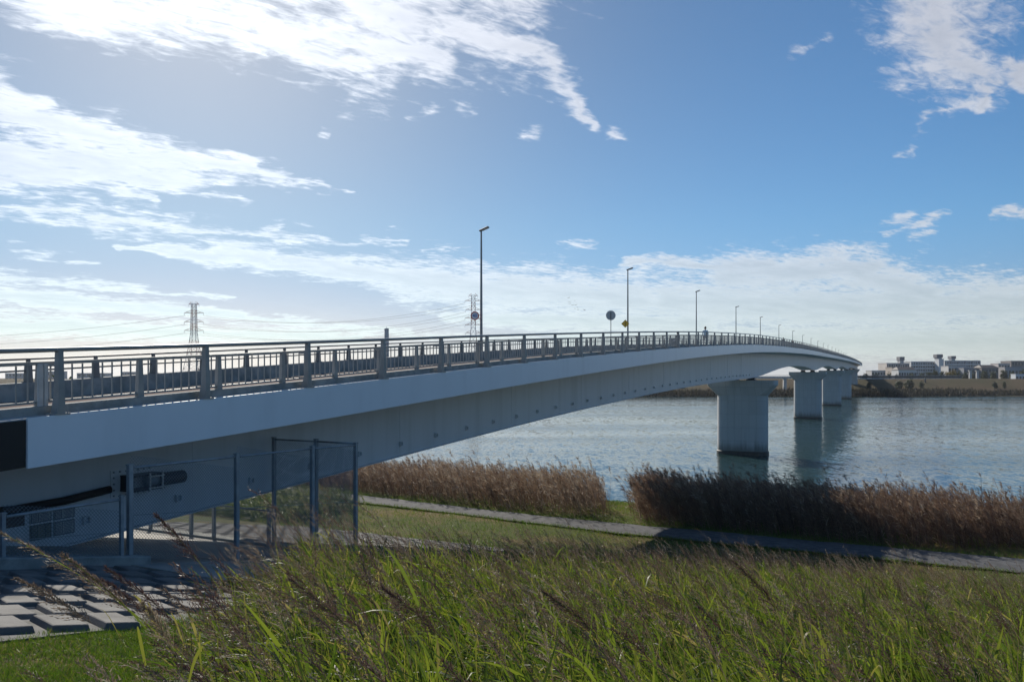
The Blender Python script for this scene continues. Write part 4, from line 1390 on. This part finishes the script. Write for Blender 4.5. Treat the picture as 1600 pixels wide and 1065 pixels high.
for i, (x0, x1, yt) in enumerate([(-60, -20, 581), (8, 40, 583), (70, 96, 580), (120, 165, 583), (190, 215, 581), (262, 290, 583), (350, 380, 582), (430, 470, 583), (520, 560, 582), (640, 670, 583)]):
    building(x0, x1, yt, 820 + 40 * (i % 3), (0.30, 0.31, 0.33), 'low grey building far behind the railing, %s from the left edge' % 'first second third fourth fifth sixth seventh eighth ninth tenth'.split()[i], 2, 6, 12, group='low buildings far behind the bridge on the left')
# dark barrier wall of the levee road
lw = MB()
w0, w1 = at(1340, 590, 492), at(1502, 590, 492)
lw = empty('roadside_barrier', Vector(((w0.x + w1.x) / 2, 492, CAM_H - 0.8)), 'long dark barrier along the levee road right of the bridge end', 'barrier')
L = w1.x - w0.x
mb = MB(); mb.box((0, 0, 1.4), (L, 0.3, 1.3)); mb.build('panel', M['black'], lw)
mb = MB(); mb.box((0, 0, 2.25), (L, 0.25, 0.25)); mb.box((0, 0, 0.2), (L, 0.6, 0.9)); mb.build('rail', M['concrete'], lw)
for i in range(18):
    mb = MB(); mb.box((-L / 2 + L * (i + 0.5) / 18, -0.2, 1.25), (0.3, 0.2, 2.2)); mb.build('barrier_post', M['black'], lw)
for x, lab in ((1516, 'pale concrete pier left of the gap under the grey hall'), (1527, 'pale concrete pier right of the gap under the grey hall')):
    g = at(x, 590, 500)
    pr = empty('gate_pier', Vector((g.x, 500, CAM_H - 2)), lab, 'pier')
    mb = MB(); mb.taper(0, (1.5, 1.2), 6.5, (1.3, 1.1)); mb.box((0, 0, 6.7), (2.2, 1.6, 0.5)); mb.build('shaft', M['concrete'], pr)
# little marker post on the far slope
g = at(1445.5, 596, 468)
mk = empty('marker_post', Vector((g.x, 468, CAM_H - 3.2)), 'small dark post with a pale cap on the far grass slope', 'post')
mb = MB(); mb.box((0, 0, 1.2), (0.9, 0.5, 3.0)); mb.build('shaft', M['black'], mk)
mb = MB(); mb.box((0, 0, 2.85), (1.1, 0.6, 0.3)); mb.build('cap', M['concrete'], mk)
# second, low bridge beam seen under the first arch
bz = at(1190, 590, 470)
lb = empty('footbridge', Vector((at(1200, 590, 452).x, 452, CAM_H)), 'low grey beam of a second crossing seen under the second span', 'bridge')
mb = MB(); mb.box((0, 0, 0.2), (70, 2.5, 1.2)); mb.build('beam', M['concrete'], lb)
mb = MB(); mb.box((0, -1.2, 1.5), (70, 0.12, 0.12)); mb.box((0, -1.2, 1.15), (70, 0.1, 0.1)); mb.build('rail', M['black'], lb)
for x in (-30, -10, 10, 30):
    mb = MB(); mb.taper(-9.5, (2.0, 2.0), -0.42, (1.6, 1.8)); o = mb.build('support', M['concrete'], lb); o.location = (x, 0, 0)


# ------------------------------------------------------------------ plants
def strips(base, d0, length, width, bend, segs=4, side=None, taper=1.0, w_base=0.6):
    """vectorised leaf strips. base, d0, bend (N,3); length, width (N,). returns verts, faces, n"""
    n = len(base)
    t = np.linspace(0, 1, segs + 1)
    if side is None:
        side = np.cross(d0, rng.normal(size=(n, 3)))
    side /= np.linalg.norm(side, axis=1, keepdims=True) + 1e-9
    L = length[:, None, None]
    P = base[:, None, :] + L * (t[None, :, None] * d0[:, None, :] + (t ** 2)[None, :, None] * bend[:, None, :])
    wp = (w_base + (1 - w_base) * np.minimum(t / 0.35, 1)) * (1 - taper * np.clip((t - 0.35) / 0.65, 0, 1) ** 1.5)
    wp = np.maximum(wp, 0.04)
    Wd = (width[:, None] * wp[None, :] / 2)[..., None] * side[:, None, :]
    V = np.stack([P - Wd, P + Wd], 2).reshape(n, -1, 3)
    i = np.arange(segs)
    q = np.stack([2 * i, 2 * i + 1, 2 * i + 3, 2 * i + 2], -1)
    F = (np.arange(n) * (2 * (segs + 1)))[:, None, None] + q[None]
    return V.reshape(-1, 3), F.reshape(-1, 4), 2 * (segs + 1)


class Tuft:
    """gathers strips with a tint per strip"""
    def __init__(self):
        self.V, self.F, self.T, self.o = [], [], [], 0

    def add(self, tint, *a, **k):
        V, F, per = strips(*a, **k)
        self.V.append(V); self.F.append(F + self.o); self.o += len(V)
        self.T.append(np.repeat(tint, per))

    def build(self, name, mat, parent=None):
        V = np.concatenate(self.V); F = np.concatenate(self.F); T = np.concatenate(self.T)
        return link(name, mesh_np(name, V, F, mat, True, {'tint': T}), parent)


def unit(v):
    return v / (np.linalg.norm(v, axis=-1, keepdims=True) + 1e-9)


WIND = np.array([-0.85, -0.05, 0.0])


def scatter(zlo, zhi, n, test, xm=0.74):
    """random ground points inside the view wedge between two distances"""
    out = []
    tot = 0
    while tot < n:
        z = np.sqrt(rng.uniform(zlo ** 2, zhi ** 2, n * 2))
        x = rng.uniform(-xm, xm, n * 2) * z
        a, p = to_ap(x, z)
        ok = test(a, p)
        if ok.sum() == 0: break
        out.append(np.stack([a[ok], p[ok]], -1)); tot += ok.sum()
    return np.concatenate(out)[:n]


def pmax(a):
    return np.interp(a, [-2, 0, 2.5, 4.2, 6.5, 9, 14, 22, 28, 33], [1.0, 1.6, 3.3, 4.7, 6.7, 9.0, 10.6, 10.2, 8.6, 7.6])


def patchy(a, p, s=1.0):
    return (np.sin(a * 0.9 * s + 1.3 * np.sin(p * 0.7 * s)) * np.sin(p * 1.1 * s + 0.8 * np.sin(a * 0.5 * s)) + 0.5 * np.sin(a * 2.3 * s + p * 1.7 * s)) / 1.5


def panicles(tf, top, axis, size, tint0, nb=26, spk=3, wmul=1.0):
    """open seed heads: whorls of fine branches carrying spikelets"""
    n = len(top)
    # main rachis
    tf.add(tint0 * 0.7, top, axis, size, np.full(n, 0.004) * wmul, WIND[None] * 0.15 + np.array([[0, 0, -0.18]]) * np.ones((n, 1)), segs=3)
    for b in range(nb):
        t = (b + 0.5) / nb
        ln = size * (0.34 * (1 - t) ** 0.8 + 0.07) * rng.uniform(0.6, 1.2, n)
        st = top + axis * (size * t)[:, None] + (WIND[None] * 0.15 + np.array([[0, 0, -0.18]])) * (size * t * t)[:, None]
        rnd = unit(np.cross(axis, rng.normal(size=(n, 3))))
        d = unit(axis * 1.0 + rnd * rng.uniform(0.3, 0.75, (n, 1)) + WIND[None] * 0.2)
        droop = np.array([[0, 0, -0.25]]) + WIND[None] * 0.12
        tf.add(np.clip(tint0 + rng.normal(0, 0.08, n), 0, 1), st, d, ln, np.full(n, 0.0022) * wmul, np.repeat(droop, n, 0), segs=2)
        for s in range(spk):
            q = (s + 1.0) / spk
            sp = st + d * (ln * q)[:, None] + droop * (ln * q * q)[:, None]
            dd = unit(d + rng.normal(0, 0.45, (n, 3)))
            tf.add(np.clip(tint0 + rng.normal(0.02, 0.16, n), 0, 1), sp, dd, rng.uniform(0.010, 0.019, n) * max(1, wmul * 0.8), rng.uniform(0.004, 0.0065, n) * wmul, np.zeros((n, 3)), segs=1, taper=0.8, w_base=0.8)


def tall_grass():
    leaf, seed = Tuft(), Tuft()
    zones = [(2.2, 4.2, 640, 6, 1.0, 1.0), (4.2, 8, 1900, 5, 1.0, 1.1), (8, 14, 3300, 4, 1.0, 1.4), (14, 22, 4200, 4, 0.9, 2.0), (22, 40, 5200, 3, 0.8, 2.9)]
    for zlo, zhi, n, nl, hs, wm in zones:
        q = scatter(zlo, zhi, n, lambda a, p: (p < pmax(a) + rng.normal(0, 0.35, a.shape)) & (a > -2) & (a < 33 + rng.normal(0, 0.5, a.shape)) & (patchy(a, p, 1.7) + 0.7 * patchy(a + 3, p, 4.1) > rng.normal(-0.25, 0.35, a.shape)))
        a, p = q[:, 0], q[:, 1]
        g = hgt(a, p)
        base = Wn(a, p, g - 0.02)
        pt = patchy(a, p, 0.6)
        near_edge = np.clip((pmax(a) - p) / 1.2, 0.35, 1)
        H = rng.uniform(0.45, 1.0, n) * hs * near_edge * (1 + 0.26 * pt) * np.where(rng.random(n) < 0.07, 1.25, 1.0)
        if zlo < 4: H = np.minimum(H, 0.78 + 0.05 * np.linalg.norm(base[:, :2], axis=1))
        lean = unit(np.stack([rng.normal(-0.22, 0.20, n), rng.normal(0, 0.16, n), np.ones(n)], -1))
        # culm
        leaf.add(np.clip(rng.normal(0.55, 0.2, n), 0, 1), base, lean, H, np.full(n, 0.0055) * wm, np.repeat(WIND[None] * 0.12, n, 0), segs=3, taper=0.5)
        for k in range(nl):
            t = rng.uniform(0.02, 0.85, n)
            st = base + lean * (H * t)[:, None] + WIND[None] * 0.12 * (H * t * t)[:, None]
            ang = rng.uniform(0, 2 * math.pi, n)
            out = np.stack([np.cos(ang), np.sin(ang), np.zeros(n)], -1)
            d = unit(lean * rng.uniform(0.9, 1.7, (n, 1)) + out * rng.uniform(0.35, 0.9, (n, 1)) + WIND[None] * 0.25)
            ln = rng.uniform(0.24, 0.52, n) * hs
            bend = np.stack([np.zeros(n), np.zeros(n), -rng.uniform(0.15, 0.9, n) ** 1.3], -1) + WIND[None] * rng.uniform(0.0, 0.35, (n, 1)) + out * 0.1
            tint = np.clip(rng.normal(0.40, 0.19, n) + 0.16 * pt + (rng.random(n) < 0.24) * 0.45 - 0.15 * (1 - t), 0, 1)
            leaf.add(tint, st, d, ln, rng.uniform(0.42, 1.0, n) ** 1.6 * 0.022 * wm, bend, segs=4 if zlo < 8 else 3, w_base=0.7)
        # short undergrowth
        m = int(n * 1.6)
        j = rng.integers(0, n, m)
        b2 = base[j] + np.concatenate([rng.normal(0, 0.13 * wm ** 0.5, (m, 2)), np.zeros((m, 1))], 1)
        a2, p2 = to_ap(b2[:, 0], b2[:, 1]); b2[:, 2] = hgt(a2, p2) + CAM_H - 0.02
        d = unit(np.stack([rng.normal(-0.15, 0.35, m), rng.normal(0, 0.3, m), np.ones(m)], -1))
        leaf.add(np.clip(rng.normal(0.4, 0.22, m) + (rng.random(m) < 0.2) * 0.35, 0, 1), b2, d, rng.uniform(0.25, 0.6, m) * hs, rng.uniform(0.006, 0.012, m) * wm,
                 np.stack([rng.normal(-0.15, 0.15, m), rng.normal(0, 0.1, m), -rng.uniform(0.0, 0.4, m)], -1), segs=3)
        # broad bright blades standing above the rest
        if zlo < 22:
            m = int(n * (0.55 if zlo < 8 else 0.3))
            j = rng.integers(0, n, m)
            st = base[j] + lean[j] * (H[j] * rng.uniform(0.35, 0.8, m))[:, None]
            ang = rng.uniform(0, 2 * math.pi, m)
            out = np.stack([np.cos(ang), np.sin(ang), np.zeros(m)], -1)
            d = unit(lean[j] * 1.2 + out * rng.uniform(0.15, 0.7, (m, 1)))
            leaf.add(np.clip(rng.normal(0.50, 0.10, m), 0, 0.75), st, d, rng.uniform(0.32, 0.62, m) * hs, rng.uniform(0.012, 0.023, m) * wm ** 0.7,
                     np.stack([rng.normal(-0.1, 0.1, m), np.zeros(m), -rng.uniform(0.0, 0.55, m) ** 1.5], -1), segs=5, w_base=0.75)
        # seed heads
        frac = {0: 0.0}.get(0, 0)
        pick = rng.random(n) < (0.17 if zlo < 4 else 0.27 if zlo < 8 else 0.30)
        k_ = int(pick.sum())
        top = base[pick] + lean[pick] * H[pick][:, None] + WIND[None] * 0.12 * H[pick][:, None]
        st_l = rng.uniform(0.12, 0.38, k_) * hs
        ax = unit(lean[pick] + WIND[None] * rng.uniform(0.2, 0.6, (k_, 1)) + rng.normal(0, 0.1, (k_, 3)))
        seed.add(np.clip(rng.normal(0.5, 0.15, k_), 0, 1), top - ax * 0.25, ax, st_l + 0.25, np.full(k_, 0.004) * wm, np.zeros((k_, 3)), segs=2, taper=0.3)
        nb, sp = ((26, 4) if zlo < 4 else (18, 3) if zlo < 8 else (11, 2) if zlo < 14 else (7, 2) if zlo < 22 else (6, 1))
        panicles(seed, top + ax * st_l[:, None], ax, rng.uniform(0.20, 0.36, k_), np.clip(rng.normal(0.45 if zlo < 8 else 0.62, 0.27, k_), 0, 1), nb, sp, wm * (1.25 if zlo < 8 else 1.0))
    tag(leaf.build('tall_grass', M['grass']), kind='stuff')
    tag(seed.build('grass_seed_heads', M['seed']), kind='stuff')


tall_grass()


def stalk(root_px, tip_px, z, size, tint, label):
    """single flowering stalk leaning across the slabs; own thing"""
    A = at(root_px[0], root_px[1], z + 0.15); B = at(tip_px[0], tip_px[1], z)
    root = empty('flowering_grass_stalk', A, label, 'grass stalk', 'flowering grass stalks in the foreground')
    d = B - A; L = d.length; dn = np.array(d / L)
    t = Tuft()
    f = 1 - size
    ax0 = unit(np.array([dn + np.array([0.12, 0, 0.22])]))
    zero = np.zeros((1, 3))
    bend = np.array([dn]) - ax0
    t.add(np.array([0.55]), zero, ax0, np.array([L]), np.array([0.007]), bend, segs=8, taper=0.5)
    for q in (0.12, 0.3):
        s = ax0 * L * q + bend * L * q * q
        t.add(np.array([0.62 + q]), s, unit(ax0 + np.array([[0.5 - q, 0.1, 0.1]])), np.array([0.42]), np.array([0.014]), np.array([[0.1, 0, -0.5]]), segs=6)
    t.build('stem', M['grass'], root)
    s = Tuft()
    n = 46
    qs = np.linspace(f, 1.0, n)
    pts = ax0 * (L * qs)[:, None] + bend * (L * qs * qs)[:, None]
    ax = unit(ax0 + 2 * bend * qs[:, None])
    for rep in range(2):
        rnd = unit(np.cross(ax, rng.normal(size=(n, 3))))
        bl = 0.10 * (1.05 - (qs - f) / (1 - f)) * rng.uniform(0.6, 1.2, n) + 0.015
        bd = unit(ax + rnd * rng.uniform(0.2, 0.5, (n, 1)))
        s.add(np.clip(rng.normal(tint, 0.1, n), 0, 1), pts, bd, bl, np.full(n, 0.002), np.repeat(np.array([[0, 0, -0.2]]), n, 0), segs=2)
        for k in range(6):
            qq = (k + 1) / 6
            s.add(np.clip(rng.normal(tint, 0.16, n), 0, 1), pts + bd * (bl * qq)[:, None] + np.array([[0, 0, -0.2]]) * (bl * qq * qq)[:, None], unit(bd + rng.normal(0, 0.4, (n, 3))), rng.uniform(0.009, 0.016, n), rng.uniform(0.0035, 0.006, n), np.zeros((n, 3)), segs=1, taper=0.8, w_base=0.8)
    s.build('seed_head', M['seed'], root)


STALKS = [((330, 1075), (2, 832), 3.2, 0.5, 0.7, 'long pale stalk arching farthest left, its tip over the notices'),
          ((300, 1078), (100, 868), 3.1, 0.45, 0.55, 'tan stalk leaning over the kerb just right of the long pale one'),
          ((360, 1080), (168, 888), 3.4, 0.5, 0.15, 'dark purple stalk with its tip under the fence gate post'),
          ((250, 1075), (30, 905), 2.9, 0.45, 0.6, 'pale stalk lying low across the shaded slabs'),
          ((330, 1070), (160, 905), 3.6, 0.45, 0.1, 'short dark purple stalk standing against the slabs'),
          ((300, 1085), (225, 945), 2.8, 0.5, 0.85, 'bleached stalk low over the lawn at lower left'),
          ((430, 1070), (245, 806), 3.8, 0.3, 0.08, 'dark red stalk tip showing against the lit blocks under the girder'),
          ((620, 1080), (455, 905), 3.2, 0.45, 0.35, 'brown stalk rising in the middle of the tall grass left of centre'),
          ((760, 1085), (600, 920), 3.0, 0.5, 0.2, 'dark brown stalk in the tall grass just left of centre'),
          ((1010, 1090), (850, 925), 3.1, 0.45, 0.25, 'dark brown stalk in the tall grass right of centre'),
          ((1290, 1085), (1150, 880), 3.6, 0.4, 0.15, 'dark upright stalk rising towards the path at right')]
for s in STALKS: stalk(*s)


def short_lawn():
    t = Tuft()
    # near lawn between tall grass and the slabs
    n = 42000
    q = scatter(3.5, 11, n, lambda a, p: (p > pmax(a) - 0.6) & (p < 7.38 + 0.1 * np.sin(a * 7) + rng.normal(0, 0.06, a.shape)) & (a < 9.2) & (a > 0))
    a, p = q[:, 0], q[:, 1]; n = len(a)
    d = unit(np.stack([rng.normal(-0.2, 0.5, n), rng.normal(0, 0.5, n), np.ones(n)], -1))
    hmod = 1 + 0.5 * patchy(a, p, 2.5)
    t.add(np.clip(rng.normal(0.4, 0.2, n) + (rng.random(n) < 0.06) * 0.5, 0, 1), Wn(a, p, hgt(a, p) - 0.01), d, rng.uniform(0.05, 0.13, n) * hmod, rng.uniform(0.0035, 0.007, n), np.stack([rng.normal(0, 0.2, n), rng.normal(0, 0.2, n), -rng.uniform(0, 0.5, n)], -1), segs=2)
    # flat meadow down by the path
    n = 60000
    pa_lo = np.array([r[-1] for r in PATH]); o = np.argsort(pa_lo[:, 1])
    pa_hi = np.array([r[0] for r in PATH]); oh = np.argsort(pa_hi[:, 1])
    def meadow(a, p):
        lo = np.interp(p, pa_lo[o, 1], pa_lo[o, 0]); hi = np.interp(p, pa_hi[oh, 1], pa_hi[oh, 0])
        edge = rng.normal(0, 0.12, a.shape)
        return (p < 30) & (p > -25) & (((a > 28.5) & (a < lo - 0.05 + edge)) | ((a > hi + 0.05 + edge) & (a < 60)))
    q = scatter(28, 66, n, meadow)
    a, p = q[:, 0], q[:, 1]; n = len(a)
    d = unit(np.stack([rng.normal(-0.2, 0.45, n), rng.normal(0, 0.45, n), np.ones(n)], -1))
    pt = patchy(a, p, 0.35)
    hmod = np.clip(1 + 0.6 * patchy(a, p, 0.9), 0.4, 2)
    t.add(np.clip(rng.normal(0.42, 0.2, n) + 0.45 * (pt > 0.15) * rng.random(n) , 0, 1), Wn(a, p, hgt(a, p)), d, rng.uniform(0.08, 0.26, n) * hmod, rng.uniform(0.012, 0.026, n), np.stack([rng.normal(0, 0.2, n), rng.normal(0, 0.2, n), -rng.uniform(0, 0.4, n)], -1), segs=2)
    # tufts creeping over the path edges
    for edge, sgn in ((pa_lo[o], 1), (pa_hi[oh], -1)):
        n = 7000
        pp = rng.uniform(-26, 34, n)
        aa_ = np.interp(pp, edge[:, 1], edge[:, 0]) + sgn * (np.abs(rng.normal(0, 0.22, n)) * (0.6 + 0.6 * np.sin(pp * 1.9) * np.sin(pp * 0.7)) - 0.15)
        d = unit(np.stack([rng.normal(-0.2, 0.5, n), rng.normal(0, 0.5, n), np.ones(n)], -1))
        t.add(np.clip(rng.normal(0.5, 0.25, n), 0, 1), Wn(aa_, pp, hgt(aa_, pp) + 0.03), d, rng.uniform(0.08, 0.32, n), rng.uniform(0.012, 0.024, n), np.stack([rng.normal(0, 0.2, n), rng.normal(0, 0.2, n), -rng.uniform(0, 0.5, n)], -1), segs=2)
    tag(t.build('short_grass', M['lawn']), kind='stuff')


short_lawn()


def reeds(name, n, test, hlo, hhi, mat, tint_mu, plume=True, zr=(36, 72), xm=0.80, fluff=0):
    t = Tuft()
    q = scatter(zr[0], zr[1], n, test, xm)
    a, p = q[:, 0], q[:, 1]; n = len(a)
    pt = patchy(a, p, 0.4)
    base = Wn(a, p, hgt(a, p) - 0.05)
    H = rng.uniform(hlo, hhi, n) * (1 + 0.20 * pt + 0.16 * patchy(a, p, 1.1)) * np.where(rng.random(n) < 0.10, rng.uniform(1.08, 1.28, n), 1.0)
    lean = unit(np.stack([rng.normal(-0.12, 0.14, n), rng.normal(0, 0.12, n), np.ones(n)], -1))
    wind = np.repeat(WIND[None] * 0.16, n, 0)
    tm = np.clip(rng.normal(tint_mu, 0.17, n) + 0.12 * pt, 0, 1)
    t.add(tm * 0.9, base, lean, H, np.full(n, 0.026), wind, segs=3, taper=0.5)
    for k in range(6):
        s = rng.uniform(0.06, 0.92, n)
        st = base + lean * (H * s)[:, None] + wind * (H * s * s)[:, None]
        ang = rng.uniform(0, 2 * math.pi, n)
        out = np.stack([np.cos(ang), np.sin(ang), np.zeros(n)], -1)
        d = unit(lean + out * rng.uniform(0.3, 0.9, (n, 1)) + WIND[None] * 0.4)
        t.add(np.clip(tm + rng.normal(0, 0.12, n), 0, 0.97), st, d, rng.uniform(0.3, 0.62, n), rng.uniform(0.022, 0.042, n), np.stack([np.zeros(n), np.zeros(n), -rng.uniform(0.1, 0.8, n)], -1) + WIND[None] * 0.2, segs=2)
    if plume:
        pk = rng.random(n) < 0.7
        m = int(pk.sum())
        top = base[pk] + lean[pk] * H[pk][:, None] + wind[pk] * H[pk][:, None]
        for k in range(9):
            d = unit(lean[pk] + WIND[None] * rng.uniform(0.3, 0.9, (m, 1)) + rng.normal(0, 0.22, (m, 3)))
            t.add(np.clip(tm[pk] + rng.normal(0.10, 0.12, m), 0, 0.96), top - lean[pk] * rng.uniform(0, 0.32, (m, 1)), d, rng.uniform(0.16, 0.36, m), rng.uniform(0.02, 0.04, m), np.stack([np.full(m, -0.2), np.zeros(m), -rng.uniform(0.1, 0.5, m)], -1), segs=2)
    if fluff:
        j = rng.integers(0, n, fluff)
        c = base[j] + lean[j] * (H[j] * rng.uniform(0.55, 0.98, fluff))[:, None]
        for k in range(16):
            d = unit(rng.normal(size=(fluff, 3)))
            t.add(np.clip(rng.normal(0.99, 0.03, fluff), 0, 1), c + rng.normal(0, 0.06, (fluff, 3)), d, rng.uniform(0.07, 0.16, fluff), rng.uniform(0.03, 0.05, fluff), np.zeros((fluff, 3)), segs=1)
    return tag(t.build(name, mat), kind='stuff')


pa_hi = np.array([r[0] for r in PATH]); oh = np.argsort(pa_hi[:, 1])


def path_hi(p):
    return np.interp(p, pa_hi[oh, 1], pa_hi[oh, 0])


reeds('reed_bed', 5200, lambda a, p: (p > 0.353 * a + rng.normal(0, 0.3, a.shape) - 0.3) & (p < 48) & (a > path_hi(p) + 1.0 + rng.normal(0, 0.25, a.shape)) & (a < 60.5) & ((a < path_hi(p) + 7) | (rng.random(a.shape) < 0.5)), 1.2, 2.6, M['reed'], 0.66, fluff=170)
reeds('reed_bed', 7600, lambda a, p: (p < 0.300 * a + rng.normal(0, 0.3, a.shape) - 0.2) & (p > -32) & (a > path_hi(p) + 0.7 + rng.normal(0, 0.25, a.shape)) & (a < 58) & ((a < path_hi(p) + 7) | (rng.random(a.shape) < 0.5)), 1.25, 2.6, M['reed'], 0.52)
reeds('sedge_bed', 5200, lambda a, p: (p > 29.0 + rng.normal(0, 0.6, a.shape)) & (p < 54) & (a > 29.2 + rng.normal(0, 0.2, a.shape)) & (a < path_hi(p) - 3.8), 0.7, 1.3, M['sedge'], 0.45, plume=False, zr=(30, 58), fluff=600)


def clump_tree(name, loc, hgt_, rad, mat, label, cat='tree', group=None, n=420, trunk=0.32, leaf=0.35):
    root = empty(name, loc, label, cat, group)
    c = rng.normal(size=(9, 3)); c = unit(c) * rng.uniform(0.15, 0.62, (9, 1))
    c[:, 2] = np.abs(c[:, 2]) * 0.9
    j = rng.integers(0, 9, n)
    P = c[j] + unit(rng.normal(size=(n, 3))) * rng.uniform(0.08, 0.46, (n, 1)) ** 0.8
    P[:, 2] = np.clip((P[:, 2] + 0.3) / 1.2, 0, 1)
    P = P * np.array([rad, rad, hgt_ * (1 - trunk)]) + np.array([0, 0, hgt_ * trunk])
    t = Tuft()
    t.add(np.clip(rng.normal(0.5, 0.25, n), 0, 1), P, unit(rng.normal(size=(n, 3))), np.full(n, rad * leaf) * rng.uniform(0.6, 1.3, n), np.full(n, rad * leaf * 0.6), rng.normal(0, 0.2, (n, 3)), segs=2)
    t.build('crown', mat, root)
    mb = MB(); mb.bar((0, 0, -0.5), (0, 0, hgt_ * (trunk + 0.25)), rad * 0.09, 7, rad * 0.05)
    for k in range(5):
        g = rng.uniform(0, 6.28); mb.bar((0, 0, hgt_ * trunk * rng.uniform(0.7, 1.2)), (math.cos(g) * rad * 0.5, math.sin(g) * rad * 0.5, hgt_ * rng.uniform(0.5, 0.75)), rad * 0.04, 5, rad * 0.015)
    mb.build('trunk', M['bark'], root)
    return root


TG = 'trees in front of the far town'
TREES = [(1352, 586, 8, 0), (1368, 584, 9, 0), (1388, 583.5, 8, 0), (1402, 584.5, 6, 0), (1424, 584, 8, 0), (1440, 582, 9, 0), (1452, 580, 9, 0), (1462, 579.5, 8, 0), (1472, 581, 8, 0), (1482, 580, 9, 1), (1490, 579, 8, 1), (1499, 580, 8, 0), (1509, 583, 8, 0), (1520, 582, 7, 0), (1538, 581, 9, 0), (1552, 580, 8, 0), (1568, 579, 9, 0), (1583, 581, 8, 0), (1597, 579, 9, 0)]
TREE_LABELS = {1352: 'dark tree touching the far end of the bridge', 1368: 'dark tree just right of the bridge end in front of the low pale house', 1388: 'dark tree below the left edge of the stepped beige block', 1402: 'small dark tree below the stepped beige block', 1424: 'dark tree at the left edge of the left apartment block', 1440: 'dark tree below the left part of the left apartment block', 1452: 'dark tree below the middle of the left apartment block', 1462: 'dark tree below the right end of the left apartment block', 1472: 'dark tree below the tall stair tower', 1482: 'yellowing tree left of its pair beside the white fronted house', 1490: 'yellowing tree right of its pair, below the white fronted house', 1499: 'dark tree right of the two yellowing trees', 1509: 'dark tree left of the pale concrete piers', 1520: 'dark tree between the two pale concrete piers', 1538: 'dark tree in front of the dark brown tiled house', 1552: 'dark tree right of the dark brown tiled house', 1568: 'dark tree in front of the small pinkish block', 1583: 'dark tree left of the pale blue white hut', 1597: 'dark tree behind the pale blue white hut at the right edge'}
for x, y, wpx, kind in TREES:
    z = 503 + random.uniform(0, 18)
    loc = at(x, 590, z); loc.z = CAM_H - 4.0
    hh = (590 - y + 2.2) * z / 1180 + 4.0
    clump_tree('autumn_tree' if kind else 'leafy_tree', loc, hh, wpx * z / 1180 * 0.75, M['leaf_gold'] if kind else M['leaf_dark'],
               TREE_LABELS[x], 'tree', TG + (', yellow' if kind else ''), n=620, trunk=0.15, leaf=0.34)
for x, y, wpx, lab in ((1555, 602.5, 10, 'dark round bush on the far slope, left one of the two at right'), (1569, 602, 7, 'dark round bush on the far slope, right one of the two at right'), (1357, 603, 9, 'reddish dark bush at the foot of the bridge end'), (1420, 600, 16, 'wide dark bush on the far slope right of the bridge end'), (1405, 601, 14, 'wide dark bush nearest the bridge end on the far slope'), (1440, 601.5, 9, 'low bush left of the small marker post'), (1065, 612, 12, 'dark bush on the far bank left of the first pier')):
    z = 455
    loc = at(x, 590, z); loc.z = CAM_H - 6.5
    clump_tree('bush', loc, (590 - (y - 4)) * z / 1180 + 6.5 + 1.5, wpx * z / 1180 * 0.5, M['leaf_dark'], lab, 'bush', None, n=520, trunk=0.02, leaf=0.36)
# dark brush along the far water's edge
tb = Tuft()
n = 26000
x = rng.uniform(-420, 480, n); y = rng.uniform(427, 440, n)
zb = CAM_H + np.interp(y, [424, 428, 436, 446], [-11.2, -10.3, -9.0, -7.6]) - 0.2
d = unit(np.stack([rng.normal(-0.1, 0.25, n), rng.normal(0, 0.2, n), np.ones(n)], -1))
hm = 1 + 0.3 * np.sin(x * 0.06) * np.sin(x * 0.023 + 1)
tb.add(np.clip(rng.normal(0.4, 0.25, n), 0, 1), np.stack([x, y, zb], -1), d, rng.uniform(1.6, 3.6, n) * hm, rng.uniform(0.35, 0.7, n), rng.normal(0, 0.12, (n, 3)), segs=2)
tag(tb.build('bank_brush', M['bank_brush']), kind='stuff')
# one crown showing behind the far railing, and darker ones along the bank beyond the bridge
loc = Vector(W(17.0, 25.5, -6.0))
clump_tree('slender_tree', loc, 6.35, 1.5, M['leaf_dark'], 'slender dark tree whose top shows behind the far railing at left', 'tree', None, n=260, trunk=0.5, leaf=0.12)

# ------------------------------------------------------------------ the air
hz = bpy.data.materials.new('haze_air')
hz.use_nodes = True
nt = hz.node_tree
nt.nodes.clear()
vo = nt.nodes.new('ShaderNodeVolumePrincipled')
vo.inputs['Color'].default_value = (0.86, 0.92, 1.0, 1)
vo.inputs['Density'].default_value = 0.00009
vo.inputs['Anisotropy'].default_value = 0.3
mo = nt.nodes.new('ShaderNodeOutputMaterial')
nt.links.new(vo.outputs[0], mo.inputs['Volume'])
mb = MB(); mb.box((0, 4300, 43), (13000, 9600, 120))
tag(mb.build('haze', hz), kind='stuff')
